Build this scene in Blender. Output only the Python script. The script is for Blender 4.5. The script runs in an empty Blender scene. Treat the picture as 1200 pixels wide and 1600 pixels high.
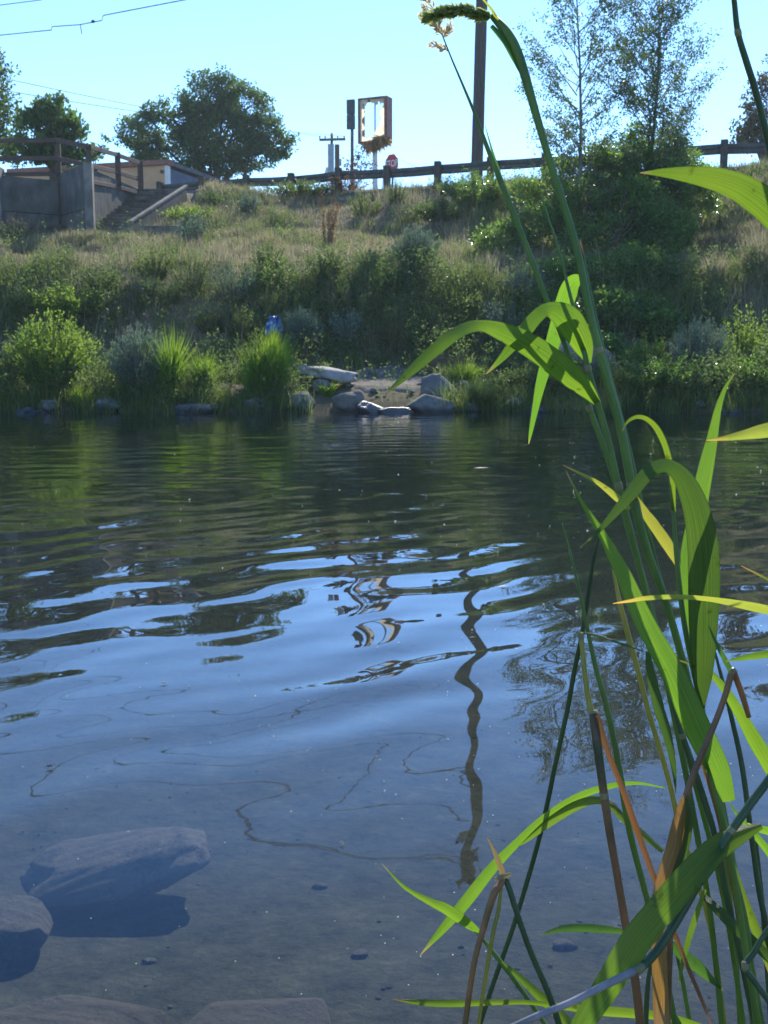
import bpy, math, random
import numpy as np
from mathutils import Vector, Matrix, noise as mnoise
R = math.radians
random.seed(7); rng = np.random.default_rng(11)
scene = bpy.context.scene
C = scene.collection

# ---------------------------------------------------------------- camera
CAMH = 1.1; F = 1700.0; PITCH = R(8.37)
cam_d = bpy.data.cameras.new('camera'); cam = bpy.data.objects.new('camera', cam_d); C.objects.link(cam)
cam.location = (0, 0, CAMH); cam.rotation_euler = (R(90) - PITCH, 0, 0)
cam_d.sensor_fit = 'VERTICAL'; cam_d.sensor_height = 36.0; cam_d.sensor_width = 27.0
cam_d.lens = F / 1600 * 36.0
cam_d.clip_start = 0.05; cam_d.clip_end = 3000
cam_d.dof.use_dof = True; cam_d.dof.focus_distance = 1.05; cam_d.dof.aperture_fstop = 34
scene.camera = cam
# ---------------------------------------------------------------- sky, sun, exposure
SUN_EL = R(36); SUN_AZ = R(14.5)          # sun ahead of the camera, a little to the right
w = bpy.data.worlds.new('World'); scene.world = w; w.use_nodes = True
nt = w.node_tree; bg = nt.nodes['Background']
sky = nt.nodes.new('ShaderNodeTexSky'); sky.sky_type = 'NISHITA'; sky.sun_disc = False
sky.sun_elevation = SUN_EL; sky.sun_rotation = SUN_AZ
sky.air_density = 1.0; sky.dust_density = 0.0; sky.ozone_density = 8; sky.altitude = 600
nt.links.new(sky.outputs[0], bg.inputs[0]); bg.inputs[1].default_value = 0.15
sd = bpy.data.lights.new('sun', 'SUN'); sd.energy = 3.9; sd.angle = R(0.53); sd.color = (1, .93, .82)
so = bpy.data.objects.new('sun', sd); C.objects.link(so)
sdir = Vector((math.sin(SUN_AZ) * math.cos(SUN_EL), math.cos(SUN_AZ) * math.cos(SUN_EL), math.sin(SUN_EL)))
so.rotation_euler = sdir.to_track_quat('Z', 'Y').to_euler(); so.location = (0, 0, 40)
vs = scene.view_settings; vs.view_transform = 'Standard'; vs.look = 'None'; vs.gamma = 1; vs.exposure = 1.12
vs.use_curve_mapping = False
scene.cycles.max_bounces = 10; scene.cycles.transparent_max_bounces = 24
scene.cycles.sample_clamp_indirect = 6

# ---------------------------------------------------------------- helpers
def P(px, py, Y):
    """point in the place seen at photo pixel (px,py), Y metres ahead"""
    v = 800 - py
    fw = F * math.cos(PITCH) + v * math.sin(PITCH); up = v * math.cos(PITCH) - F * math.sin(PITCH)
    k = Y / fw
    return Vector(((px - 600) * k, Y, CAMH + up * k))
def S(Y): return Y / F
def N2(m, *k): return m.node_tree.nodes.new(*k)

def tag(o, label=None, cat=None, group=None, kind=None):
    if label: o['label'] = label
    if cat: o['category'] = cat
    if group: o['group'] = group
    if kind: o['kind'] = kind
    return o
def thing(name, label, cat, loc, group=None):
    o = bpy.data.objects.new(name, None); C.objects.link(o); o.location = loc; o.empty_display_size = .2
    return tag(o, label, cat, group)
def link(name, me, m=None, parent=None, base=None):
    if m is not None: me.materials.append(m)
    o = bpy.data.objects.new(name, me); C.objects.link(o)
    if parent is not None:
        o.parent = parent
    return o
def world_of(o):
    v = Vector(o.location)
    while o.parent is not None:
        o = o.parent; v = v + Vector(o.location)
    return v
class MB:
    """collects vertices and faces (world coordinates) of one mesh"""
    def __init__(s): s.v = []; s.f = []; s.uv = None
    def add(s, vs_, fs):
        n = len(s.v); s.v.extend([tuple(q) for q in vs_]); s.f.extend([tuple(i + n for i in q) for q in fs])
    def box(s, c, size, rz=0, rx=0, ry=0, bev=0):
        M = Matrix.Translation(Vector(c)) @ Matrix.Rotation(rz, 4, 'Z') @ Matrix.Rotation(ry, 4, 'Y') @ Matrix.Rotation(rx, 4, 'X')
        a, b, d = [q / 2 for q in size]
        if bev <= 0:
            vv = [M @ Vector((x, y, z)) for x in (-a, a) for y in (-b, b) for z in (-d, d)]
            s.add(vv, [(0, 1, 3, 2), (4, 6, 7, 5), (0, 4, 5, 1), (2, 3, 7, 6), (0, 2, 6, 4), (1, 5, 7, 3)])
        else:                       # chamfered: three inset boxes' faces plus edge strips
            e = bev; vv = []; idx = {}
            for x in (-1, 1):
                for y in (-1, 1):
                    for z in (-1, 1):
                        for k, q in enumerate(((x * a, y * (b - e), z * (d - e)), (x * (a - e), y * b, z * (d - e)), (x * (a - e), y * (b - e), z * d))):
                            idx[(x, y, z, k)] = len(vv); vv.append(M @ Vector(q))
            ff = []
            for sgn in (-1, 1):
                q = [(sgn, -1, -1, 0), (sgn, 1, -1, 0), (sgn, 1, 1, 0), (sgn, -1, 1, 0)]
                ff.append([idx[i] for i in (q if sgn > 0 else q[::-1])])
                q = [(-1, sgn, -1, 1), (-1, sgn, 1, 1), (1, sgn, 1, 1), (1, sgn, -1, 1)]
                ff.append([idx[i] for i in (q if sgn > 0 else q[::-1])])
                q = [(-1, -1, sgn, 2), (1, -1, sgn, 2), (1, 1, sgn, 2), (-1, 1, sgn, 2)]
                ff.append([idx[i] for i in (q if sgn > 0 else q[::-1])])
            for p in (-1, 1):
                for q in (-1, 1):
                    ff.append([idx[(p, q, -1, 0)], idx[(p, q, -1, 1)], idx[(p, q, 1, 1)], idx[(p, q, 1, 0)]])
                    ff.append([idx[(p, -1, q, 0)], idx[(p, -1, q, 2)], idx[(p, 1, q, 2)], idx[(p, 1, q, 0)]])
                    ff.append([idx[(-1, p, q, 1)], idx[(-1, p, q, 2)], idx[(1, p, q, 2)], idx[(1, p, q, 1)]])
            for x in (-1, 1):
                for y in (-1, 1):
                    for z in (-1, 1): ff.append([idx[(x, y, z, k)] for k in range(3)])
            s.add(vv, ff)
        return s
    def bar(s, a, b, wd, ht, bev=0):
        a = Vector(a); b = Vector(b); d = b - a
        rz = math.atan2(d.y, d.x); ry = -math.asin(max(-1, min(1, d.z / d.length)))
        return s.box((a + b) / 2, (d.length, wd, ht), rz, 0, ry, bev)
    def tube(s, pts, rad, n=6, cap=True):
        pts = [Vector(p) for p in pts]; m = len(pts); rings = []
        ref = Vector((0, 0, 1))
        t0 = (pts[1] - pts[0]).normalized()
        if abs(t0.dot(ref)) > .95: ref = Vector((1, 0, 0))
        a = t0.cross(ref).normalized(); vv = []
        for i, p in enumerate(pts):
            t = (pts[min(i + 1, m - 1)] - pts[max(i - 1, 0)])
            if t.length < 1e-9: t = t0
            t = t.normalized()
            a = (a - t * a.dot(t)); a = a.normalized() if a.length > 1e-6 else t.orthogonal().normalized()
            b = t.cross(a); r = rad[i] if hasattr(rad, '__len__') else rad
            for k in range(n):
                an = 2 * math.pi * k / n
                vv.append(p + (a * math.cos(an) + b * math.sin(an)) * r)
        ff = [(i * n + k, i * n + (k + 1) % n, (i + 1) * n + (k + 1) % n, (i + 1) * n + k) for i in range(m - 1) for k in range(n)]
        if cap: ff += [tuple(range(n))[::-1], tuple((m - 1) * n + k for k in range(n))]
        s.add(vv, ff); return s
    def prism(s, poly, a, b):
        """poly: list of 2-tuples, extruded from frame a to frame b (callables 2d->3d)"""
        n = len(poly); vv = [a(q) for q in poly] + [b(q) for q in poly]
        s.add(vv, [tuple(range(n))[::-1], tuple(range(n, 2 * n))] + [(i, (i + 1) % n, n + (i + 1) % n, n + i) for i in range(n)])
        return s
    def build(s, name, m, parent=None, smooth=False, recalc=False):
        me = bpy.data.meshes.new(name)
        off = world_of(parent) if parent is not None else Vector((0, 0, 0))
        me.from_pydata([(q[0] - off.x, q[1] - off.y, q[2] - off.z) for q in s.v], [], s.f)
        if smooth: me.polygons.foreach_set('use_smooth', [True] * len(me.polygons))
        me.update()
        return link(name, me, m, parent)
def np_mesh(name, V, Fc, m, parent=None, smooth=False, uv=None):
    """V (n,3) world, Fc (k,3 or 4)"""
    V = np.asarray(V, dtype=np.float32).copy(); Fc = np.asarray(Fc, dtype=np.int32)
    if parent is not None:
        V -= np.array(world_of(parent), dtype=np.float32)
    me = bpy.data.meshes.new(name); k = Fc.shape[1]
    me.vertices.add(len(V)); me.vertices.foreach_set('co', V.ravel())
    me.loops.add(Fc.size); me.loops.foreach_set('vertex_index', Fc.ravel())
    me.polygons.add(len(Fc)); me.polygons.foreach_set('loop_start', np.arange(0, Fc.size, k, dtype=np.int32))
    me.polygons.foreach_set('loop_total', np.full(len(Fc), k, dtype=np.int32))
    if smooth: me.polygons.foreach_set('use_smooth', np.ones(len(Fc), dtype=bool))
    me.update(calc_edges=True)
    return link(name, me, m, parent)
def vnoise(x, y, seed=0):
    x = np.asarray(x, float); y = np.asarray(y, float)
    xi = np.floor(x).astype(np.int64); yi = np.floor(y).astype(np.int64); fx = x - xi; fy = y - yi
    fx = fx * fx * (3 - 2 * fx); fy = fy * fy * (3 - 2 * fy)
    def h(a, b):
        n = (a * 374761393 + b * 668265263 + seed * 1442695041) & 0xffffffff
        n = ((n ^ (n >> 13)) * 1274126177) & 0xffffffff
        return ((n ^ (n >> 16)) & 0xffff) / 65535.0
    return (h(xi, yi) * (1 - fx) + h(xi + 1, yi) * fx) * (1 - fy) + (h(xi, yi + 1) * (1 - fx) + h(xi + 1, yi + 1) * fx) * fy
def fbm(x, y, seed=0, o=4):
    r = 0; a = .5
    for i in range(o):
        r = r + a * (vnoise(np.asarray(x) * 2 ** i, np.asarray(y) * 2 ** i, seed + i) - .5); a *= .5
    return r
def unit(a): return a / np.maximum(np.linalg.norm(a, axis=1, keepdims=True), 1e-9)
def leaf_cards(cen, d, L, W, fold=.25):
    """diamond shaped folded leaves: base at cen, long axis d"""
    n = len(cen); d = unit(d); r = unit(rng.normal(size=(n, 3))); sd_ = unit(np.cross(d, r)); nm = np.cross(sd_, d)
    L = np.broadcast_to(np.asarray(L, float), (n,))[:, None]; W = np.broadcast_to(np.asarray(W, float), (n,))[:, None]
    v = np.stack([cen, cen + d * L * .45 + sd_ * W * .5 + nm * W * fold, cen + d * L - nm * L * .12, cen + d * L * .45 - sd_ * W * .5 + nm * W * fold], 1)
    i = np.arange(n)[:, None] * 4
    f = np.concatenate([i + np.array([[0, 1, 2]]), i + np.array([[0, 2, 3]])])
    return v.reshape(-1, 3), f
def blades(base, H, W, lean_dir, lean):
    """curved grass blades, 5 points and 3 triangles each"""
    n = len(base); z = np.array([0, 0, 1.])
    H = np.broadcast_to(H, (n,))[:, None]; W = np.broadcast_to(W, (n,))[:, None]; lean = np.broadcast_to(lean, (n,))[:, None]
    a = rng.uniform(0, 2 * np.pi, n); sd_ = np.stack([np.cos(a), np.sin(a), np.zeros(n)], 1)
    ld = np.stack([np.cos(lean_dir), np.sin(lean_dir), np.zeros(n)], 1)
    mid = base + z * H * .55 + ld * H * lean * .3; tip = base + z * H * (1 - .25 * lean) + ld * H * lean
    v = np.stack([base - sd_ * W * .5, base + sd_ * W * .5, mid + sd_ * W * .4, mid - sd_ * W * .4, tip], 1)
    i = np.arange(n)[:, None] * 5
    f = np.concatenate([i + np.array([[0, 1, 2]]), i + np.array([[0, 2, 3]]), i + np.array([[3, 2, 4]])])
    return v.reshape(-1, 3), f
def cat_np(parts):
    V = []; Fc = []; n = 0
    for v, f in parts:
        V.append(v); Fc.append(f + n); n += len(v)
    return np.concatenate(V), np.concatenate(Fc)

# ---------------------------------------------------------------- materials
def newmat(name):
    m = bpy.data.materials.new(name); m.use_nodes = True
    t = m.node_tree; p = t.nodes['Principled BSDF']; return m, t, p
def ramp(t, fac, stops):
    r = t.nodes.new('ShaderNodeValToRGB'); e = r.color_ramp.elements
    while len(e) < len(stops): e.new(.5)
    for q, (pos, c) in zip(e, stops): q.position = pos; q.color = (*c, 1)
    t.links.new(fac, r.inputs[0]); return r.outputs[0]
def noise(t, scale, detail=5, rough=.55, coord='Object', stretch=None, dist=0):
    tc = t.nodes.new('ShaderNodeTexCoord'); n = t.nodes.new('ShaderNodeTexNoise')
    n.inputs['Scale'].default_value = scale; n.inputs['Detail'].default_value = detail; n.inputs['Roughness'].default_value = rough
    n.inputs['Distortion'].default_value = dist
    out = tc.outputs[coord]
    if stretch:
        mp = t.nodes.new('ShaderNodeMapping'); mp.inputs['Scale'].default_value = stretch; t.links.new(out, mp.inputs[0]); out = mp.outputs[0]
    t.links.new(out, n.inputs['Vector']); return n.outputs['Fac']
def bump(t, p, h, strength=.4, dist=.02):
    b = t.nodes.new('ShaderNodeBump'); b.inputs['Strength'].default_value = strength; b.inputs['Distance'].default_value = dist
    t.links.new(h, b.inputs['Height']); t.links.new(b.outputs[0], p.inputs['Normal']); return b
def solid(name, stops, scale=3, rough=.85, spec=.3, bstr=.5, bdist=.02, bscale=None, stretch=None, metallic=0):
    m, t, p = newmat(name)
    n = noise(t, scale, 6, .6, stretch=stretch)
    t.links.new(ramp(t, n, stops), p.inputs['Base Color'])
    p.inputs['Roughness'].default_value = rough; p.inputs['Specular IOR Level'].default_value = spec; p.inputs['Metallic'].default_value = metallic
    bump(t, p, noise(t, bscale or scale * 6, 6, .65, stretch=stretch), bstr, bdist)
    return m
def leafmat(name, c0, c1, c2, transl=.4, tcol=(.25, .4, .04), rough=.45, spec=.4):
    """colour varies from leaf to leaf"""
    m, t, p = newmat(name)
    g = t.nodes.new('ShaderNodeNewGeometry')
    col = ramp(t, g.outputs['Random Per Island'], [(0, c0), (.5, c1), (1, c2)])
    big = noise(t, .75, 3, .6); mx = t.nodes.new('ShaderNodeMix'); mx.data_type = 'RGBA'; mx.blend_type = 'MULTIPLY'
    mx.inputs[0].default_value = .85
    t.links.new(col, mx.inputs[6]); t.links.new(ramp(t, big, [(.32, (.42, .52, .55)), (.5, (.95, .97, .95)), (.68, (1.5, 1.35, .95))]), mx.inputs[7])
    t.links.new(mx.outputs[2], p.inputs['Base Color'])
    p.inputs['Roughness'].default_value = min(.8, rough + .15); p.inputs['Specular IOR Level'].default_value = spec * .6
    tr = t.nodes.new('ShaderNodeBsdfTranslucent'); ms = t.nodes.new('ShaderNodeMixShader'); ms.inputs[0].default_value = transl
    mt = t.nodes.new('ShaderNodeMix'); mt.data_type = 'RGBA'; mt.blend_type = 'MIX'; mt.inputs[0].default_value = .75
    t.links.new(mx.outputs[2], mt.inputs[6]); mt.inputs[7].default_value = (*tcol, 1); t.links.new(mt.outputs[2], tr.inputs[0])
    t.links.new(p.outputs[0], ms.inputs[1]); t.links.new(tr.outputs[0], ms.inputs[2])
    t.links.new(ms.outputs[0], t.nodes['Material Output'].inputs[0])
    return m
def reedmat(name, base, tcol, stripe, tipcol, tip0=.86, transl=.55):
    """reed leaf: long parallel veins from UV, tip turning colour, light passing through"""
    m, t, p = newmat(name)
    uv = t.nodes.new('ShaderNodeUVMap'); sx = t.nodes.new('ShaderNodeSeparateXYZ'); t.links.new(uv.outputs[0], sx.inputs[0])
    mp = t.nodes.new('ShaderNodeMapping'); mp.inputs['Scale'].default_value = (14, .5, 1); t.links.new(uv.outputs[0], mp.inputs[0])
    n = t.nodes.new('ShaderNodeTexNoise'); n.inputs['Scale'].default_value = 3; n.inputs['Detail'].default_value = 4
    t.links.new(mp.outputs[0], n.inputs['Vector'])
    oi = t.nodes.new('ShaderNodeObjectInfo')
    a = ramp(t, n.outputs['Fac'], [(.25, stripe), (.75, (1.12, 1.1, 1.05))])
    mr_ = t.nodes.new('ShaderNodeMath'); mr_.operation = 'PINGPONG'; mr_.inputs[1].default_value = .5; t.links.new(sx.outputs[0], mr_.inputs[0])
    rib = ramp(t, mr_.outputs[0], [(0, (.72, .74, .7)), (.06, (1, 1, 1)), (.44, (1, 1, 1)), (.47, (.62, .66, .55)), (.49, (1.35, 1.3, 1.2))])
    mm = t.nodes.new('ShaderNodeMix'); mm.data_type = 'RGBA'; mm.blend_type = 'MULTIPLY'; mm.inputs[0].default_value = .8; t.links.new(a, mm.inputs[6]); t.links.new(rib, mm.inputs[7]); a = mm.outputs[2]
    big = noise(t, 11, 3, .6); bm_ = t.nodes.new('ShaderNodeMix'); bm_.data_type = 'RGBA'; bm_.blend_type = 'MULTIPLY'; bm_.inputs[0].default_value = .8; t.links.new(a, bm_.inputs[6]); t.links.new(ramp(t, big, [(.35, (.7, .8, .75)), (.65, (1.12, 1.06, .95))]), bm_.inputs[7]); a = bm_.outputs[2]
    spot = noise(t, 90, 3, .6); sp = ramp(t, spot, [(.28, (.55, .42, .22)), (.35, (1, 1, 1))])
    def chain(c):
        mx = t.nodes.new('ShaderNodeMix'); mx.data_type = 'RGBA'; mx.blend_type = 'MULTIPLY'; mx.inputs[0].default_value = 1
        mx.inputs[6].default_value = (*c, 1); t.links.new(a, mx.inputs[7])
        m3 = t.nodes.new('ShaderNodeMix'); m3.data_type = 'RGBA'; m3.blend_type = 'MULTIPLY'; m3.inputs[0].default_value = .8
        t.links.new(mx.outputs[2], m3.inputs[6]); t.links.new(sp, m3.inputs[7])
        m2 = t.nodes.new('ShaderNodeMix'); m2.data_type = 'RGBA'
        mr = t.nodes.new('ShaderNodeMapRange'); mr.inputs[1].default_value = tip0; mr.inputs[2].default_value = 1.0
        t.links.new(sx.outputs[1], mr.inputs[0]); t.links.new(mr.outputs[0], m2.inputs[0])
        t.links.new(m3.outputs[2], m2.inputs[6]); m2.inputs[7].default_value = (*tipcol, 1)
        hs = t.nodes.new('ShaderNodeHueSaturation')
        hm = t.nodes.new('ShaderNodeMapRange'); hm.inputs[3].default_value = .485; hm.inputs[4].default_value = .515
        t.links.new(oi.outputs['Random'], hm.inputs[0]); t.links.new(hm.outputs[0], hs.inputs['Hue'])
        vm = t.nodes.new('ShaderNodeMapRange'); vm.inputs[3].default_value = .8; vm.inputs[4].default_value = 1.15
        t.links.new(oi.outputs['Random'], vm.inputs[0]); t.links.new(vm.outputs[0], hs.inputs['Value'])
        t.links.new(m2.outputs[2], hs.inputs['Color'])
        return hs.outputs[0]
    t.links.new(chain(base), p.inputs['Base Color']); p.inputs['Roughness'].default_value = .38; p.inputs['Specular IOR Level'].default_value = .45
    bump(t, p, n.outputs['Fac'], .6, .0012)
    tr = t.nodes.new('ShaderNodeBsdfTranslucent'); t.links.new(chain(tcol), tr.inputs[0])
    ms = t.nodes.new('ShaderNodeMixShader'); ms.inputs[0].default_value = transl
    t.links.new(p.outputs[0], ms.inputs[1]); t.links.new(tr.outputs[0], ms.inputs[2]); t.links.new(ms.outputs[0], t.nodes['Material Output'].inputs[0])
    return m
M = {}
M['concrete'] = solid('concrete', [(.25, (.07, .07, .062)), (.5, (.11, .108, .095)), (.75, (.16, .152, .135))], 1.3, .9, .2, .5, .02)
def stain(m, lo):
    t = m.node_tree; p = t.nodes['Principled BSDF']; src = p.inputs['Base Color'].links[0].from_socket
    mx = t.nodes.new('ShaderNodeMix'); mx.data_type = 'RGBA'; mx.blend_type = 'MULTIPLY'; mx.inputs[0].default_value = 1
    t.links.new(src, mx.inputs[6]); t.links.new(ramp(t, noise(t, 2.2, 6, .65, stretch=(1, 1, .55)), [(.34, lo), (.55, (1.0, 1.0, 1.0)), (.74, (1.22, 1.2, 1.16))]), mx.inputs[7]); t.links.new(mx.outputs[2], p.inputs['Base Color'])
stain(M['concrete'], (.6, .61, .6))
M['concrete_light'] = solid('concrete_light', [(.25, (.12, .118, .105)), (.75, (.22, .21, .185))], 1.5, .9, .2, .5, .02)
M['step'] = solid('step', [(.25, (.11, .095, .08)), (.75, (.21, .185, .155))], 2.5, .9, .2, .4, .01)
stain(M['concrete_light'], (.5, .5, .48)); stain(M['step'], (.5, .48, .45))
M['timber'] = solid('timber', [(.25, (.05, .036, .028)), (.75, (.115, .075, .055))], 2, .8, .25, .6, .01, stretch=(1, 6, 6))
M['post_wood'] = solid('post_wood', [(.3, (.045, .038, .03)), (.7, (.10, .085, .068))], 3, .9, .2, .6, .015, stretch=(5, 5, .8))
M['pole_wood'] = solid('pole_wood', [(.3, (.05, .042, .036)), (.7, (.11, .095, .08))], 4, .9, .15, .7, .02, stretch=(6, 6, .35))
M['rail'] = solid('rail', [(.3, (.045, .05, .046)), (.6, (.08, .082, .074)), (.75, (.09, .065, .05))], 3, .75, .3, .2, .005)
M['plaster'] = solid('plaster', [(.3, (.52, .30, .16)), (.7, (.62, .38, .21))], 1.2, .9, .2, .2, .01)
M['siding'] = solid('siding', [(.3, (.05, .07, .115)), (.7, (.085, .11, .165))], 2, .7, .3, .2, .01)
M['roof'] = solid('roof', [(.3, (.20, .09, .065)), (.7, (.32, .15, .11))], 2, .85, .2, .4, .01)
M['roof_dark'] = solid('roof_dark', [(.3, (.07, .08, .10)), (.7, (.13, .14, .16))], 2, .85, .2, .4, .01)
M['trim'] = solid('trim', [(.3, (.62, .6, .56)), (.7, (.75, .73, .7))], 3, .7, .3, .1, .005)
M['darkmetal'] = solid('darkmetal', [(.3, (.035, .037, .045)), (.7, (.075, .075, .08))], 4, .6, .4, .2, .005)
M['greymetal'] = solid('greymetal', [(.3, (.24, .27, .29)), (.7, (.36, .38, .4))], 4, .5, .5, .2, .005)
M['rustred'] = solid('rustred', [(.3, (.17, .04, .03)), (.7, (.28, .085, .055))], 4, .6, .4, .3, .005)
M['rustbrown'] = solid('rustbrown', [(.3, (.12, .06, .04)), (.7, (.24, .13, .08))], 5, .8, .3, .3, .005)
M['whitepaint'] = solid('whitepaint', [(.3, (.55, .55, .52)), (.7, (.75, .75, .72))], 3, .6, .4, .2, .004)
M['stopred'] = solid('stopred', [(.3, (.42, .02, .025)), (.7, (.52, .03, .035))], 4, .45, .5, .05, .002)
M['wire'] = solid('wire', [(.3, (.05, .05, .055)), (.7, (.09, .09, .1))], 4, .6, .4, .1, .001)
M['asphalt'] = solid('asphalt', [(.3, (.04, .04, .042)), (.7, (.065, .065, .065))], 8, .9, .2, .5, .01)
M['bark'] = solid('bark', [(.3, (.05, .042, .03)), (.7, (.12, .10, .07))], 6, .9, .15, .7, .02, stretch=(4, 4, .8))
M['bark_pale'] = solid('bark_pale', [(.3, (.10, .095, .085)), (.7, (.22, .21, .18))], 6, .9, .15, .6, .02, stretch=(3, 3, 1))
M['twig'] = solid('twig', [(.3, (.07, .06, .03)), (.7, (.15, .125, .065))], 9, .9, .15, .3, .005)
def rockmat(name, lo, hi, wet=False, moss=None):
    m, t, p = newmat(name)
    n = noise(t, 2.6, 9, .68); st = [(.3, lo), (.68, hi)]
    c = ramp(t, n, st)
    if moss:
        mx = t.nodes.new('ShaderNodeMix'); mx.data_type = 'RGBA'
        t.links.new(ramp(t, noise(t, 5, 6, .7), [(.52, (0, 0, 0)), (.62, (1, 1, 1))]), mx.inputs[0])
        t.links.new(c, mx.inputs[6]); mx.inputs[7].default_value = (*moss, 1); c = mx.outputs[2]
    ge = t.nodes.new('ShaderNodeNewGeometry'); sz_ = t.nodes.new('ShaderNodeSeparateXYZ'); t.links.new(ge.outputs['Position'], sz_.inputs[0])
    ad = t.nodes.new('ShaderNodeMath'); ad.operation = 'MULTIPLY_ADD'; ad.inputs[1].default_value = .22; t.links.new(noise(t, 4, 4, .6), ad.inputs[0]); t.links.new(sz_.outputs[2], ad.inputs[2])
    wr = t.nodes.new('ShaderNodeMapRange'); wr.inputs[1].default_value = .16; wr.inputs[2].default_value = .24; wr.inputs[3].default_value = .42; wr.inputs[4].default_value = 1; t.links.new(ad.outputs[0], wr.inputs[0])
    wx = t.nodes.new('ShaderNodeMix'); wx.data_type = 'RGBA'; wx.blend_type = 'MULTIPLY'; wx.inputs[0].default_value = 0 if name == 'rock_bed' else 1; t.links.new(c, wx.inputs[6]); t.links.new(wr.outputs[0], wx.inputs[7]); c = wx.outputs[2]
    t.links.new(c, p.inputs['Base Color']); p.inputs['Roughness'].default_value = .3 if wet else .85
    p.inputs['Specular IOR Level'].default_value = .5 if wet else .25
    bump(t, p, noise(t, 14 if name == 'rock_bed' else 11, 10, .75), 1 if name == 'rock_bed' else .8, .03); return m
M['rock'] = rockmat('rock', (.075, .073, .068), (.19, .18, .165), moss=(.09, .095, .07))
M['rock_pale'] = rockmat('rock_pale', (.17, .16, .145), (.36, .34, .31))
M['rock_dark'] = rockmat('rock_dark', (.07, .075, .08), (.16, .165, .165), moss=(.05, .06, .03))
M['rock_wet'] = rockmat('rock_wet', (.05, .052, .055), (.13, .13, .125), wet=True)
M['rock_bed'] = rockmat('rock_bed', (.04, .034, .02), (.125, .103, .066), moss=(.022, .02, .012))
# foliage
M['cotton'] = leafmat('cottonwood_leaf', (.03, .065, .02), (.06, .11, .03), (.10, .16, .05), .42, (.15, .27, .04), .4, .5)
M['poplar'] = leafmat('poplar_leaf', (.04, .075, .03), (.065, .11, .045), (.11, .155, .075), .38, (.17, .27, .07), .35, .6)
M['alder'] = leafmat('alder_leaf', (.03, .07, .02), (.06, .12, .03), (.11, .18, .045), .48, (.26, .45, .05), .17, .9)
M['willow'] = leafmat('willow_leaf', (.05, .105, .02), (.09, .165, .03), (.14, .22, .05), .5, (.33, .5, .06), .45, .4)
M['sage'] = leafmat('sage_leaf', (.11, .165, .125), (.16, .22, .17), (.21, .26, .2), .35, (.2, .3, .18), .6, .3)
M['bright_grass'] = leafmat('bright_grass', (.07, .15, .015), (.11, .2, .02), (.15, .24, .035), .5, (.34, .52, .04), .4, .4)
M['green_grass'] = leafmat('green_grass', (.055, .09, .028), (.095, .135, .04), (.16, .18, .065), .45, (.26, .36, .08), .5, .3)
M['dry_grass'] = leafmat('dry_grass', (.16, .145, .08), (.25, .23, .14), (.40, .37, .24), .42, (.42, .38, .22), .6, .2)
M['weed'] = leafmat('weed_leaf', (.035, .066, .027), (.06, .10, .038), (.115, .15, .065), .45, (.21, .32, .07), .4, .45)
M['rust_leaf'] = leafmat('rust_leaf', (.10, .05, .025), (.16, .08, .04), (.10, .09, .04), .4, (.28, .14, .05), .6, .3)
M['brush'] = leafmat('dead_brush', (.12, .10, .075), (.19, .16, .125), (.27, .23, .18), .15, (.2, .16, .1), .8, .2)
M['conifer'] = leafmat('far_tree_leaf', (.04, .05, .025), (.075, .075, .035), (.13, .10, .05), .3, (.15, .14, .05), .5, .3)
# reed leaves
M['reed'] = reedmat('reed_leaf', (.055, .12, .022), (.215, .37, .03), (.36, .48, .36), (.36, .26, .09), tip0=.93)
M['reed_dark'] = reedmat('reed_leaf_dark', (.04, .095, .026), (.10, .21, .03), (.38, .48, .4), (.2, .2, .06), tip0=.93, transl=.45)
M['reed_yellow'] = reedmat('reed_leaf_yellow', (.16, .19, .035), (.40, .43, .06), (.6, .65, .55), (.7, .36, .08), tip0=.72)
M['reed_dry'] = reedmat('reed_leaf_dry', (.22, .135, .055), (.38, .2, .055), (.4, .34, .3), (.26, .16, .08), transl=.4)
M['reed_straw'] = reedmat('reed_leaf_straw', (.32, .25, .12), (.45, .32, .12), (.6, .55, .5), (.3, .2, .1), transl=.3)
def stemmat(name, c0, c1, c2=None):
    m, t, p = newmat(name)
    n = noise(t, 14, 4, .6, stretch=(6, 6, 1)); st = [(.25, c0), (.7, c1)]
    c = ramp(t, n, st)
    if c2:
        mx = t.nodes.new('ShaderNodeMix'); mx.data_type = 'RGBA'
        t.links.new(ramp(t, noise(t, 9, 5, .6), [(.48, (0, 0, 0)), (.6, (1, 1, 1))]), mx.inputs[0]); t.links.new(c, mx.inputs[6]); mx.inputs[7].default_value = (*c2, 1); c = mx.outputs[2]
    t.links.new(c, p.inputs['Base Color']); p.inputs['Roughness'].default_value = .42; p.inputs['Specular IOR Level'].default_value = .45
    bump(t, p, noise(t, 200, 3, .6, stretch=(1, 1, .05)), .2, .0006)
    tr = t.nodes.new('ShaderNodeBsdfTranslucent'); hs = t.nodes.new('ShaderNodeHueSaturation'); hs.inputs['Value'].default_value = 1.8
    t.links.new(c, hs.inputs['Color']); t.links.new(hs.outputs[0], tr.inputs[0])
    ms = t.nodes.new('ShaderNodeMixShader'); ms.inputs[0].default_value = .3
    t.links.new(p.outputs[0], ms.inputs[1]); t.links.new(tr.outputs[0], ms.inputs[2]); t.links.new(ms.outputs[0], t.nodes['Material Output'].inputs[0])
    return m
M['stem'] = stemmat('reed_stem', (.05, .11, .02), (.12, .2, .035))
M['stem_dark'] = stemmat('reed_stem_dark', (.03, .06, .025), (.065, .11, .045))
M['stem_yellow'] = stemmat('reed_stem_yellow', (.16, .2, .03), (.3, .27, .06))
M['stem_brown'] = stemmat('reed_stem_brown', (.10, .055, .03), (.24, .14, .06), (.05, .06, .03))
M['stem_rust'] = stemmat('reed_stem_rust', (.17, .09, .04), (.29, .175, .08), (.10, .10, .04))
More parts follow.
